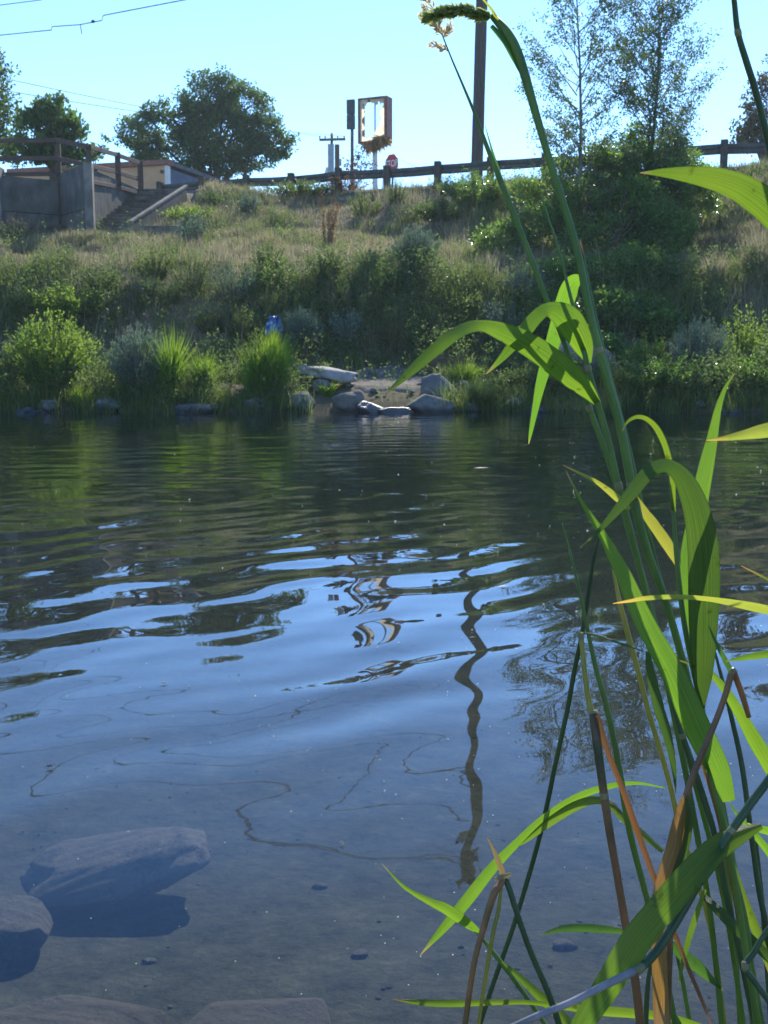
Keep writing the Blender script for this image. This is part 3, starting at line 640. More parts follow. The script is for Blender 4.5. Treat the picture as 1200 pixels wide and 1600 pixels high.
# torn cabinet sign
cb = P(587, 285, 51); cb.z = 7.0
s2 = thing('torn_cabinet_sign', 'big rectangular cabinet sign with torn panel and tatters on a white post', 'sign', cb)
zT = P(587, 154, 51).z; zB = P(587, 224, 51).z; xc = P(586, 190, 51).x; hw = .66; dp = .62; yaw = R(-24)
ax = Vector((math.cos(yaw), math.sin(yaw), 0)); ay = Vector((-math.sin(yaw), math.cos(yaw), 0)); oc = Vector((xc, 51, 0))
def cabp(u, v, z): return oc + ax * u + ay * v + Vector((0, 0, z))
mb = MB(); mb.box(cabp(0, 0, zT - .03), (2 * hw + .1, dp, .07), yaw); mb.build('frame_top', M['rustbrown'], s2)
mb = MB(); mb.box(cabp(0, 0, zB + .03), (2 * hw + .1, dp, .07), yaw); mb.build('frame_bottom', M['rustbrown'], s2)
for sg in (-1, 1):
    mb = MB(); mb.box(cabp(sg * (hw + .02), 0, (zT + zB) / 2), (.07, dp - .01, zT - zB - .13), yaw); fsd = mb.build('frame_side', M['rustred'], s2)
    mb = MB(); mb.box(cabp(sg * (hw - .02), -dp / 2 - .01, (zT + zB) / 2), (.09, .03, zT - zB - .05), yaw); mb.build('retainer', M['rustbrown'], fsd)
mb = MB(); mb.tube([cabp(0, 0, zT - .1), cabp(0, 0, zB)], .035, 8); mb.build('inner_rod', M['greymetal'], s2)
mb = MB(); mb.tube([Vector((oc.x, 51, 6.7)), cabp(0, 0, zB)], .12, 12); mb.build('post', M['whitepaint'], s2, True)
pm = leafmat('torn_panel', (.62, .55, .42), (.72, .66, .54), (.55, .45, .32), .6, (.8, .7, .52), .6, .3)
mb = MB(); nu, nv = 30, 40; V_ = []; keep = {}
for j in range(nv + 1):
    for i in range(nu + 1):
        u = -hw + 2 * hw * i / nu; z = zB + (zT - zB) * j / nv
        V_.append(cabp(u, -dp / 2 + .06 + .06 * (mnoise.noise(Vector((u * 3, z * 3, 0)))), z))
fs = []
for j in range(nv):
    for i in range(nu):
        u = (i + .5) / nu; v = (j + .5) / nv
        nz = mnoise.noise(Vector((u * 7, v * 7, 2))) * .14
        hole = (.15 + nz < u < .74 + nz + .14 * v) and (.04 + .9 * max(0, u - .3) ** 1.2 + nz * .7 < v < .88 + nz)
        if not hole: fs.append((j * (nu + 1) + i, j * (nu + 1) + i + 1, (j + 1) * (nu + 1) + i + 1, (j + 1) * (nu + 1) + i))
mb.add(V_, fs); mb.build('torn_panel', pm, s2, True)
n = 420; u = rng.uniform(-.35, .62, n); base = np.array([cabp(a, -dp / 2 + rng.uniform(-.15, .35), zB + .3 * max(0, .2 + a) + rng.uniform(-.1, .1)) for a in u])
dd = np.stack([rng.normal(.25, .5, n), rng.normal(-.1, .3, n), -np.abs(rng.normal(.8, .35, n))], 1)
rag = leafmat('tatter', (.25, .16, .07), (.4, .27, .13), (.5, .38, .22), .5, (.5, .33, .15), .7, .2)
np_mesh('tatters', *leaf_cards(base, dd, rng.uniform(.2, .62, n), rng.uniform(.05, .12, n)), rag, s2)
# stop sign
sb = P(612, 285, 46); sb.z = 6.9
s3 = thing('stop_sign', 'red octagonal stop sign turned half away on a dark post', 'stop sign', sb)
cz = P(612, 256, 46); yaw = R(-46); ax = Vector((math.cos(yaw), math.sin(yaw), 0)); ay = Vector((-math.sin(yaw), math.cos(yaw), 0)); r = .41
oct_ = [(r * math.cos(R(22.5 + 45 * k)), r * math.sin(R(22.5 + 45 * k))) for k in range(8)]
def face(name, rr, v0, v1, m):
    mb = MB(); mb.prism([(a * rr, b * rr) for a, b in oct_], lambda q: cz + ax * q[0] + ay * v1 + Vector((0, 0, q[1])), lambda q: cz + ax * q[0] + ay * v0 + Vector((0, 0, q[1]))); return mb.build(name, m, s3)
face('border', 1, -.006, .006, M['whitepaint']); plate_ = face('plate', .95, -.009, -.0065, M['stopred'])
mb = MB(); mb.tube([sb - Vector((0, 0, .4)) + ay * .04 - Vector((0, 0, 0)), Vector((cz.x, cz.y, cz.z + .38)) + ay * .05], .04, 8); mb.build('post', M['darkmetal'], s3)
fc = bpy.data.curves.new('stop_text', 'FONT'); fc.body = 'STOP'; fc.size = .36; fc.align_x = 'CENTER'; fc.align_y = 'CENTER'; fc.extrude = .003; fc.offset = .006
fo = bpy.data.objects.new('tmp', fc); C.objects.link(fo); bpy.context.view_layer.update()
me = bpy.data.meshes.new_from_object(fo.evaluated_get(bpy.context.evaluated_depsgraph_get())); bpy.data.objects.remove(fo)
lt = link('lettering', me, M['whitepaint'], plate_); me.name = 'lettering'
lt.location = cz + ay * -.014 - Vector(s3.location); lt.rotation_euler = (R(90), 0, yaw); lt.scale = (.86, 1.05, 1)
# street sign seen from behind, with a box, in front of the distant pole
gb = P(521, 292, 46); gb.z = 6.9
s4 = thing('street_sign_back', 'grey back of a tall road sign beside a brown post with small box', 'sign', gb)
mb = MB(); zt4 = P(526, 226, 46).z; mb.box((P(526.5, 200, 46).x, 46, (zt4 + 6.7) / 2), (.19, .2, zt4 - 6.7), R(5), 0, 0, .01); mb.build('post', M['rustbrown'], s4)
mb = MB(); z1 = P(516, 226, 46).z; z0 = P(516, 272, 46).z; mb.box((P(517, 200, 46).x, 45.86, (z0 + z1) / 2), (.25, .04, z1 - z0), R(8), 0, 0, .006); mb.build('panel', M['greymetal'], s4)
mb = MB(); mb.box((P(531.5, 200, 46).x, 45.95, P(531, 254, 46).z), (.1, .14, .26), 0, 0, 0, .01); mb.build('meter_box', M['greymetal'], s4)
mb = MB(); mb.box((P(510, 200, 46).x, 45.9, P(510, 271, 46).z), (.16, .05, .45), 0, 0, R(14), .006); mb.build('tilted_plate', M['whitepaint'], s4)
# ================================================================ ROCKS
def boulder(name, label, c, rx, ry, rz_, m, seed, flat=0, rot=0, tilt=0, cat='boulder', sub=3, rough=.35, group=None, cuts=8):
    import bmesh
    bm = bmesh.new(); bmesh.ops.create_icosphere(bm, subdivisions=sub + 1, radius=1)
    sv = Vector((seed * 3.1, seed * 1.7, seed * .9)); rs = random.Random(seed)
    planes = [(Vector((rs.gauss(0, 1), rs.gauss(0, 1), rs.gauss(.2, 1))).normalized(), rs.uniform(.56, .84)) for _ in range(cuts)]
    for v in bm.verts:
        q = v.co.copy()
        k = 1 + rough * mnoise.noise(q * 1.1 + sv) + .35 * rough * mnoise.noise(q * 2.6 + sv) + .14 * rough * mnoise.noise(q * 7 + sv) + (.10 * rough * mnoise.noise(q * 15 + sv) if sub > 3 else 0)
        q = q * k
        for nn, dd in planes:           # flattened facets
            e = q.dot(nn) - dd
            if e > 0: q -= nn * e * .88
        if flat and q.z > flat: q.z = flat + (q.z - flat) * .25
        if sub > 3: q.z += .22 * rough * abs(mnoise.noise(Vector((q.x * 1.5 + q.y * 4.5, q.y * 2, seed)))) - .1 * rough
        v.co = Vector((q.x * rx, q.y * ry, q.z * rz_))
    me = bpy.data.meshes.new(name); bm.to_mesh(me); bm.free()
    me.polygons.foreach_set('use_smooth', [True] * len(me.polygons))
    o = link(name, me, m); o.location = c; o.rotation_euler = (0, tilt, rot)
    return tag(o, label, cat, group)
def rock_px(label, x0, x1, y0, y1, Yd, m, seed, **kw):
    c = P((x0 + x1) / 2, (y0 + y1) / 2, Yd); s = S(Yd)
    rx = (x1 - x0) / 2 * s * 1.15; rz_ = (y1 - y0) / 2 * s * 1.2
    return boulder('boulder', label, c, rx, kw.pop('ry', rx * .8), rz_, m, seed, **kw)
rock_px('flat pale topped boulder beside the trodden landing', 472, 550, 566, 598, 21.5, M['rock_pale'], 33, flat=.25, tilt=R(7), rough=.5, cuts=4)
rock_px('dark rounded boulder at the water edge under the bright grass clump', 446, 496, 608, 654, 20.35, M['rock_dark'], 5)
rock_px('pale sided boulder at the water edge left of the wet ledge', 522, 575, 612, 654, 20.3, M['rock'], 6, tilt=R(14))
rock_px('low wet ledge of rock in the middle of the landing', 556, 606, 628, 660, 20.1, M['rock_wet'], 8, tilt=R(10))
rock_px('low wet pointed stone lapped by water, right end of the wet ledge', 590, 645, 634, 662, 19.95, M['rock_wet'], 9, tilt=R(16))
rock_px('largest grey boulder, upper of the pair right of the landing', 650, 714, 586, 645, 20.9, M['rock'], 12, ry=.45)
rock_px('dark grey boulder, front one of the pair right of the landing', 638, 706, 616, 658, 20.25, M['rock'], 14, rough=.25)
rock_px('small grey boulder half hidden in weeds right of the boulder pair', 712, 746, 598, 630, 21.2, M['rock'], 15)
rock_px('flat shadowed stone at the waterline under the sedges, left bank', 276, 345, 622, 656, 20.2, M['rock'], 16, flat=.3)
rock_px('small stone poking out of the sedges, left bank', 284, 310, 572, 604, 21.6, M['rock_pale'], 17)
rock_px('small dark stone at the waterline under the leafy willow', 62, 92, 624, 644, 20.2, M['rock'], 18)
rock_px('dark stone at the waterline between willow and blue grey sage', 148, 190, 622, 648, 20.2, M['rock_dark'], 19)
rock_px('big blue grey boulder in the shade behind the tall reed leaves', 868, 972, 536, 606, 22.6, M['rock'], 20, ry=.7)
rock_px('flat dark stone set in the dry grass slope below the wall', 154, 196, 408, 432, 29.5, M['rock'], 21, flat=.3)
rock_px('rounded dark boulder left of the pale flat boulder', 488, 520, 596, 622, 21.0, M['rock_dark'], 23)
for k in range(12):          # smaller stones scattered along the far waterline
    x = random.uniform(-8.5, 8.5)
    if -.35 < x < .15: continue
    y = float(shore(x)) + random.uniform(-.12, .35); r = random.uniform(.07, .2)
    boulder('shore_stone', 'small grey shore stone at the far waterline', (x, y, G(x, y) + r * .2), r * 1.3, r, r * .8, M['rock_dark'], 100 + k, sub=2, cat='stone', group='small stones along the far waterline')
for k in range(16):
    x = random.uniform(-1.0, 1.2); y = float(shore(x)) + random.uniform(.0, 1.6); r = random.uniform(.025, .075)
    boulder('landing_stone', 'small loose stone on the trodden landing at the water edge', (x, y, G(x, y) + .03 + r * .15), r * 1.3, r, r * .8, M['rock'] if k % 3 else M['rock_dark'], 140 + k, sub=1, cat='stone', group='loose stones on the landing')
# stones lying on the river bed close to the near bank
boulder('sunken_boulder', 'long slanting slab of fissured rock under the shallow water, lower left', (-.715, 2.80, -.27), .275, .16, .075, M['rock_bed'], 52, flat=.5, rot=R(28), tilt=R(-8), sub=4, rough=.35, cuts=5)
boulder('sunken_boulder', 'rounded sunken boulder cut by the left frame edge below the slanting slab', (-.905, 2.46, -.3), .12, .11, .095, M['rock_bed'], 43, flat=.5, sub=4)
boulder('sunken_boulder', 'long pale sunken stone at the bottom edge, left of centre', (-.25, 1.95, -.23), .20, .12, .085, M['rock_bed'], 47, flat=.45, sub=4, rough=.2)
boulder('sunken_boulder', 'rough sunken stone in the bottom left corner', (-.62, 1.96, -.23), .21, .13, .10, M['rock_bed'], 48, flat=.4, sub=4)
for k, (px, py) in enumerate(((235, 1500), (560, 1490), (500, 1350), (880, 1470))):
    c = P(px, py, 2.35); yy = c.y; zz = G(c.x, yy); c = P(px, py, yy * (1.1 - zz) / max(.3, (1.1 - c.z)))
    zz = G(c.x, c.y); r = random.uniform(.012, .026)
    boulder('bed_pebble', 'small dark pebble on the silty river bed in the clear shallows', (c.x, c.y, zz + r * .2), r * 1.5, r, r * .7, M['rock_bed'], 60 + k, sub=1, cat='pebble', group='pebbles on the river bed')

gq = rng.uniform(0, 1, (900, 2)); gx_ = (gq[:, 0] - .5) * 2.6; gy_ = 1.5 + gq[:, 1] ** 1.3 * 3.0; sel = fbm(gx_ * 2.2, gy_ * 2.2, 8) + rng.normal(0, .1, 900) > .0; gx_ = gx_[sel]; gy_ = gy_[sel]; ng = len(gx_)
gz_ = ground(gx_, gy_); oct6 = np.array([[1, 0, 0], [-1, 0, 0], [0, 1, 0], [0, -1, 0], [0, 0, 1], [0, 0, -1]], float); tri8 = np.array([[0, 2, 4], [2, 1, 4], [1, 3, 4], [3, 0, 4], [2, 0, 5], [1, 2, 5], [3, 1, 5], [0, 3, 5]])
rad = rng.uniform(.002, .009, ng)[:, None, None] * rng.uniform(.6, 1.4, (ng, 6, 1)); gv = np.stack([gx_, gy_, gz_ + .001], 1)[:, None, :] + oct6[None] * rad * [1, 1, .55]
tag(np_mesh('bed_gravel', gv.reshape(-1, 3), (np.arange(ng)[:, None, None] * 6 + tri8[None]).reshape(-1, 3), M['rock_bed'], smooth=True), 'fine gravel and grit lying on the silty river bed', 'gravel', kind='stuff')

# ================================================================ TREES
def lobe_px(px, py, rx, rz_, Yd, ry=None):
    s = S(Yd); return (np.array(P(px, py, Yd)), np.array([rx * s, ry or (rx + rz_) / 2 * s, rz_ * s]))
def lobe_tree(name, label, cat, base, lobes, clumps, per, csize, L, m_leaf, m_bark, trunk_r, group=None, hang=0., fork=.35):
    base = Vector(base); root = thing(name, label, cat, base, group)
    wood = MB(); cen = []
    cm = Vector(np.mean([c for c, r in lobes], 0)); topz = max(c[2] for c, r in lobes)
    f = base.lerp(Vector((cm.x, cm.y, topz)), fork)
    wood.tube([base - Vector((0, 0, .3)), base.lerp(f, .5) + Vector((random.uniform(-.1, .1), 0, 0)), f], [trunk_r * 1.25, trunk_r, trunk_r * .8], 9)
    for c, r in lobes:
        cv = Vector(c); mid_ = f.lerp(cv, .55) + Vector((random.uniform(-.2, .2), random.uniform(-.2, .2), .1 * (cv - f).length))
        wood.tube([f, mid_, cv], [trunk_r * .55, trunk_r * .38, trunk_r * .18], 6)
        k = max(4, int(clumps * r[0] * r[2] / np.mean([q[1][0] * q[1][2] for q in lobes])))
        u = unit(rng.normal(size=(k, 3))) * rng.uniform(.45, 1.0, (k, 1)) ** .6
        pts = c + u * r
        for q in pts[:: 2 if k > 16 else 1]:
            s_ = mid_.lerp(cv, random.random()); qv = Vector(q)
            wood.tube([s_, s_.lerp(qv, .5) + Vector((0, 0, .12 * (qv - s_).length)), qv], [trunk_r * .14, trunk_r * .09, trunk_r * .03], 4, False)
        cen.append(pts)
    cen = np.concatenate(cen); nC = len(cen)
    sz = csize * rng.uniform(.55, 1.3, nC)
    q = np.repeat(cen, per, 0); o = rng.normal(size=q.shape); o = unit(o) * (rng.uniform(0, 1, (len(q), 1)) ** .5) * np.repeat(sz, per)[:, None]
    o[:, 2] *= .75; pos = q + o
    d_ = o + rng.normal(size=o.shape) * csize * .5 + np.array([0, 0, -hang * csize])
    wood.build('trunk', m_bark, root, True)
    Ls = L * rng.uniform(.6, 1.35, len(pos))
    np_mesh('crown', *leaf_cards(pos, d_, Ls, Ls * .72), m_leaf, root)
    return root
g = lambda px, Yd, py=300: (P(px, py, Yd).x, Yd, 6.9)
lobe_tree('cottonwood_tree', 'broad dark green cottonwood crown behind the low building', 'tree', g(335, 62),
          [lobe_px(*q, 62) for q in ((222, 212, 34, 34), (247, 172, 20, 20), (232, 238, 30, 16), (318, 160, 36, 42), (352, 150, 26, 36), (384, 170, 36, 38), (345, 215, 52, 42), (300, 225, 34, 34), (412, 205, 30, 26), (432, 226, 34, 18), (400, 245, 40, 20), (340, 258, 50, 18), (290, 195, 22, 30))],
          48, 60, .45, .15, M['cotton'], M['bark'], .2)
lobe_tree('leafy_tree', 'leafy tree rising out of the left frame edge above the railing', 'tree', g(-30, 47),
          [lobe_px(*q, 47) for q in ((-30, 110, 40, 40), (-22, 170, 44, 36), (4, 135, 18, 36), (0, 205, 40, 30), (-40, 230, 50, 30), (8, 190, 14, 20))], 18, 48, .42, .15, M['cotton'], M['bark'], .26)
lobe_tree('spiky_tree', 'bushy spiky topped tree behind the timber railing', 'tree', g(80, 44),
          [lobe_px(*q, 44) for q in ((55, 205, 26, 34), (88, 190, 30, 32), (105, 215, 20, 26), (45, 238, 40, 22), (85, 238, 44, 24), (128, 245, 22, 14), (62, 172, 8, 16), (88, 163, 7, 16), (112, 178, 7, 18), (122, 205, 8, 10))], 16, 44, .32, .16, M['cotton'], M['bark'], .2, hang=-1.2)
lobe_tree('small_sapling', 'thin sapling with few leaves beside the railing end', 'tree', g(150, 43),
          [lobe_px(*q, 43) for q in ((152, 240, 12, 14), (162, 225, 6, 12), (145, 252, 14, 8))], 5, 16, .18, .12, M['cotton'], M['bark'], .05)
lobe_tree('autumn_tree', 'brownish green tree at the right frame edge beyond the guardrail', 'tree', g(1205, 52),
          [lobe_px(*q, 52) for q in ((1190, 160, 26, 30), (1205, 120, 22, 30), (1172, 190, 24, 22), (1190, 215, 40, 24), (1165, 218, 18, 14), (1215, 190, 34, 40))], 16, 48, .42, .15, M['conifer'], M['bark'], .25)
lobe_tree('small_sapling', 'sparse reddish sapling between the narrow sign and the torn sign', 'tree', g(548, 47),
          [lobe_px(*q, 47) for q in ((552, 250, 16, 12), (565, 262, 14, 12), (545, 270, 14, 10), (560, 238, 10, 8), (575, 255, 8, 6))], 7, 14, .3, .09, M['rust_leaf'], M['twig'], .03)

def poplar(label, pts_px, Yd, base, reach, nbr, leaves, seed, lean=0, start=.22):
    """slender tree: one leader, many rising thin branches, small sparse leaves"""
    rs = np.random.default_rng(seed); rr = random.Random(seed)
    base = Vector(base); root = thing('slender_poplar', label, 'tree', base)
    pts = [base] + [P(a, b, Yd) for a, b in pts_px]; wood = MB()
    cum = [0]
    for a, b in zip(pts, pts[1:]): cum.append(cum[-1] + (b - a).length)
    def at(u):
        d = u * cum[-1]
        for i in range(len(pts) - 1):
            if d <= cum[i + 1] or i == len(pts) - 2: return pts[i].lerp(pts[i + 1], (d - cum[i]) / (cum[i + 1] - cum[i]))
    wood.tube([at(k / 24) for k in range(25)], [.07 * (1 - .88 * k / 24) + .004 for k in range(25)], 8)
    lp = []; ld = []
    for k in range(nbr):
        u = start + (1 - start) * (k + rr.random()) / nbr; o = at(min(u, .995)); az = rr.uniform(0, 6.283)
        prof_ = math.sin(math.pi * min(1, (u - start) / (1 - start) * .82 + .16)) ** .8
        ln = reach * prof_ * rr.uniform(.55, 1.15) + .25; el = R(rr.uniform(28, 58))
        d = Vector((math.cos(az) * math.cos(el), math.sin(az) * math.cos(el), math.sin(el)))
        bp_ = [o + d * ln * q + Vector((0, 0, .18 * ln * q * q)) + Vector((rr.gauss(0, .03), rr.gauss(0, .03), 0)) * ln for q in (0, .33, .66, 1)]
        wood.tube(bp_, [.015 * ln ** .5, .010 * ln ** .5, .007, .003], 4, False)
        for j in range(max(3, int(4 * ln))):
            q = rr.uniform(.25, 1); i = min(2, int(q * 3)); s_ = bp_[i].lerp(bp_[i + 1], q * 3 - i)
            a2 = az + rr.uniform(-1.3, 1.3); d2_ = Vector((math.cos(a2) * .75, math.sin(a2) * .75, rr.uniform(0, .8))); l2 = ln * rr.uniform(.16, .36)
            wood.tube([s_, s_ + d2_ * l2], [.007, .003], 3, False)
            nl = max(3, int(leaves * l2 / .35))
            tt = rs.uniform(.15, 1.1, nl)[:, None]
            lp.append(np.array(s_) + np.array(d2_) * l2 * tt + rs.normal(0, .085, (nl, 3))); ld.append(rs.normal(0, 1, (nl, 3)) + np.array([0, 0, -.6]))
    wood.build('trunk', M['bark_pale'], root, True)
    lp = np.concatenate(lp); ld = np.concatenate(ld); Ls = rs.uniform(.045, .085, len(lp))
    np_mesh('crown', *leaf_cards(lp, ld, Ls, Ls * .7), M['poplar'], root)
g3 = lambda px, Yd: (P(px, 400, Yd).x, Yd, G(P(px, 400, Yd).x, Yd))
poplar('slender sparse poplar, left one of the two beside the utility pole', [(903, 430), (906, 300), (908, 200), (906, 100), (902, 20), (900, -50)], 30.5, g3(905, 30.5), 1.85, 66, 27, 5, start=.1)
poplar('slender poplar with fuller leaning crown, right one of the pair', [(985, 420), (1005, 320), (1020, 220), (1028, 120), (1030, 40), (1030, -60)], 31.5, g3(975, 31.5), 2.35, 88, 26, 6, start=.1)
lobe_tree('alder_thicket', 'dense dark glossy leaved thicket at the foot of the two poplars', 'shrub', g3(960, 28),
          [lobe_px(*q) for q in ((845, 370, 44, 50, 30), (790, 385, 42, 40, 30), (775, 410, 34, 30, 29.5), (900, 330, 46, 44, 30), (930, 400, 60, 60, 29), (985, 330, 56, 50, 30), (1040, 290, 46, 40, 31), (1070, 270, 40, 32, 32), (1030, 370, 56, 56, 29.5), (960, 280, 44, 36, 31), (830, 300, 26, 22, 31.5), (935, 255, 34, 30, 31.5), (990, 262, 44, 34, 31.5), (1045, 245, 36, 30, 32), (1085, 300, 40, 36, 31.5), (880, 275, 28, 26, 31.5), (1000, 215, 24, 24, 32))],
          62, 72, .31, .075, M['alder'], M['bark'], .035, fork=.12)
lobe_tree('alder_thicket', 'dark lower thicket in the shade below the poplars, above the blue grey boulder', 'shrub', (P(940, 560, 24).x, 24, G(P(940, 560, 24).x, 24)),
          [lobe_px(*q) for q in ((860, 450, 52, 44, 27), (930, 450, 60, 50, 27), (1000, 440, 50, 50, 27), (960, 500, 66, 46, 25.5), (880, 510, 50, 36, 25), (1020, 510, 44, 36, 25), (930, 555, 60, 30, 24), (830, 480, 40, 30, 26))],
          74, 74, .3, .07, M['alder'], M['bark'], .03, fork=.1)

# ================================================================ SHRUBS, CLUMPS, WEEDS
def shrub(name, label, px, py, Yd, wpx, hpx, nst, lps, L, asp, m, cat='shrub', group=None, up=.75, wood=None, base_z=None, spread=.35, seed=0, droop=0):
    """many stems fanning from the base, leaves along each stem; (px,py) is the base pixel"""
    rs = np.random.default_rng(seed + int(px)); b = P(px, py, Yd); z = G(b.x, Yd) if base_z is None else base_z
    s = S(Yd); W_ = wpx * s / 2; H_ = hpx * s; base = Vector((b.x, Yd, z - .03)); root = thing(name, label, cat, base, group)
    mb = MB(); lp = []; ld = []; LL = []
    for k in range(nst):
        a = rs.uniform(0, 6.283); rr_ = rs.uniform(0, 1) ** .5; o = Vector((math.cos(a) * rr_ * W_ * spread, math.sin(a) * rr_ * W_ * spread * .9, 0))
        tip = Vector((math.cos(a) * rr_ * W_ * rs.uniform(.75, 1.12), math.sin(a) * rr_ * W_ * .9, H_ * math.sqrt(max(.12, 1 - .72 * rr_ * rr_)) * rs.uniform(.66, 1.1)))
        c1 = o.lerp(tip, .5) + Vector((0, 0, .12 * H_)); q = [base + o, base + c1, base + tip]
        mb.tube(q, [.008 + .004 * H_, .006, .002], 3, False)
        n = lps; t_ = rs.uniform(.12, 1.02, n)[:, None]
        A, B, D = [np.array(v) for v in q]; pos = (1 - t_) ** 2 * A + 2 * t_ * (1 - t_) * B + t_ ** 2 * D
        tang = 2 * (1 - t_) * (B - A) + 2 * t_ * (D - B); tang = unit(tang)
        lp.append(pos + rs.normal(0, L * .25, (n, 3))); ld.append(tang * up + unit(rs.normal(size=(n, 3))) + np.array([0, 0, -droop])); LL.append(L * rs.uniform(.55, 1.3, n) * (1.15 - .4 * t_[:, 0]))
    mb.build('stems', wood or M['twig'], root)
    LL = np.concatenate(LL); np_mesh('foliage', *leaf_cards(np.concatenate(lp), np.concatenate(ld), LL, LL * asp), m, root)
    return root
def clump(name, label, px, py, Yd, wpx, hpx, n, m, cat='grass', group=None, lean=.5, wd=.018, base_z=None, tight=.45, mdark=None):
    b = P(px, py, Yd); z = G(b.x, Yd) if base_z is None else base_z; s = S(Yd); W_ = wpx * s / 2; H_ = hpx * s
    a = rng.uniform(0, 6.283, n); r_ = rng.uniform(0, 1, n) ** .5
    base = np.stack([b.x + np.cos(a) * r_ * W_ * tight, Yd + np.sin(a) * r_ * W_ * tight * .8, np.full(n, z - .04)], 1)
    ns = 9; si = rng.integers(0, ns, n); sa = rng.uniform(0, 6.283, ns); sr = rng.uniform(.2, 1, ns); sh = rng.uniform(.68, 1.08, ns)   # separate tufts of uneven height
    base[:, 0] = base[:, 0] * .35 + .65 * (b.x + np.cos(sa[si]) * sr[si] * W_ * tight); base[:, 1] = base[:, 1] * .35 + .65 * (Yd + np.sin(sa[si]) * sr[si] * W_ * tight * .8)
    a = np.arctan2(base[:, 1] - Yd, base[:, 0] - b.x) + rng.normal(0, .9, n)
    Hh = H_ * rng.uniform(.45, 1.1, n) * sh[si] * (1 - .2 * r_ * r_); ln = np.clip((1 - tight) * W_ * r_ / Hh * 1.6, 0.05, 1.0) * rng.uniform(.6, 1.3, n)
    V_, F_ = blades(base, Hh, wd * rng.uniform(.7, 1.3, n), a + rng.normal(0, .5, n), ln)
    o = np_mesh(name, V_, F_, m); return tag(o, label, cat, group)
shrub('willow_shrub', 'rounded bright leaved willow shrub at the far left waterline', 84, 636, 21.0, 150, 118, 170, 54, .085, .4, M['willow'], up=1.1)
shrub('willow_shrub', 'low dark leafy shrub filling the far left edge of the bank', 8, 640, 20.9, 90, 90, 60, 36, .075, .42, M['weed'], up=.6)
shrub('sagebrush', 'blue grey feathery sage shrub between the willow and the sedges', 222, 632, 20.9, 112, 104, 200, 70, .075, .2, M['sage'], up=1.6, seed=3)
clump('tall_sedge', 'yellow green sedge tuft leaning right beside the blue grey sage', 268, 634, 20.7, 90, 112, 520, M['bright_grass'], lean=.5)
clump('tall_sedge', 'short yellowish sedge tuft over the flat waterline stone', 316, 622, 20.9, 76, 76, 380, M['bright_grass'])
clump('tall_grass_clump', 'tallest bright green grass clump left of the pale flat boulder', 412, 640, 20.9, 128, 112, 1500, M['bright_grass'], wd=.022, tight=.62)
shrub('grass_shoots', 'dark leafy shoots standing inside the tallest grass clump', 408, 640, 21.2, 96, 100, 50, 26, .1, .25, M['weed'], 'weed', up=1.4)
clump('low_grass_clump', 'small bright grass tuft between the rounded boulder and landing', 512, 628, 20.8, 60, 34, 220, M['bright_grass'], wd=.012)
clump('low_grass_clump', 'bright grass tuft right behind the boulder pair', 722, 600, 21.7, 80, 52, 420, M['bright_grass'], wd=.016)
clump('low_grass_clump', 'small grass tuft at the water under the sage, left bank', 130, 640, 20.3, 70, 50, 260, M['bright_grass'], wd=.014)
clump('low_grass_clump', 'grass tuft at the water right of the boulder pair', 752, 642, 20.5, 80, 62, 420, M['green_grass'], wd=.016)
shrub('round_sagebrush', 'pale round sage bush on the slope above the blue plastic', 472, 520, 24.6, 76, 70, 200, 60, .07, .2, M['sage'], up=1.6, seed=5)
shrub('round_sagebrush', 'pale sage bush on the crest straight below the stop sign', 650, 462, 27.4, 84, 66, 200, 60, .075, .2, M['sage'], up=1.6, seed=6)
shrub('sagebrush', 'blue green sage bush at right behind the upright reed leaf', 1090, 600, 22.0, 110, 104, 200, 60, .08, .2, M['sage'], up=1.5, seed=8)
shrub('willow_shrub', 'bright leafy shrub at the right frame edge above the water', 1160, 590, 22.4, 130, 110, 110, 40, .08, .45, M['willow'], up=.7, seed=9)
shrub('willow_shrub', 'sunlit leafy shrub right of the shaded blue grey boulder', 1010, 592, 22.2, 92, 76, 80, 36, .075, .5, M['willow'], up=.7, seed=10)
shrub('dark_shrub', 'dark low shrub overhanging the water at right', 1040, 642, 20.8, 190, 60, 120, 34, .08, .4, M['alder'], up=.4, seed=11)
shrub('dark_shrub', 'dark low shrub overhanging the water in the right corner', 1170, 642, 20.8, 150, 66, 100, 34, .08, .4, M['alder'], up=.4, seed=12)
shrub('dark_shrub', 'dark low shrub in shade behind the reed leaf tips', 860, 640, 21.0, 150, 66, 100, 34, .08, .35, M['weed'], up=.5, seed=13)
shrub('dark_shrub', 'low dark bramble on the upper slope below the utility pole', 742, 395, 36.5, 130, 60, 130, 36, .1, .5, M['alder'], up=.4, seed=14)
shrub('dark_shrub', 'dark bramble left of the shrub below the utility pole', 690, 392, 35.5, 100, 36, 90, 36, .1, .5, M['weed'], up=.4, seed=15)
shrub('dark_shrub', 'dark bramble just under the guardrail, below the stop sign', 470, 326, 42.0, 130, 26, 90, 32, .12, .5, M['weed'], up=.4, seed=16)
shrub('rusty_weed', 'tall reddish weed standing under the grey road sign', 512, 400, 33.0, 40, 98, 16, 26, .1, .35, M['rust_leaf'], 'weed', up=.8, seed=17)
shrub('rusty_weed', 'reddish weeds in front of the guardrail by the narrow sign', 540, 300, 42.3, 110, 28, 50, 22, .1, .4, M['rust_leaf'], 'weed', up=.6, seed=18)
shrub('leafy_weed', 'broad leaved green weed row on the slope behind the willow', 110, 470, 25.5, 150, 52, 70, 26, .12, .4, M['willow'], 'weed', up=.7, seed=19)
shrub('leafy_weed', 'pale green weeds right of the stairs, beside the coping', 292, 352, 37.2, 90, 26, 50, 26, .11, .4, M['willow'], 'weed', up=.7, seed=20)
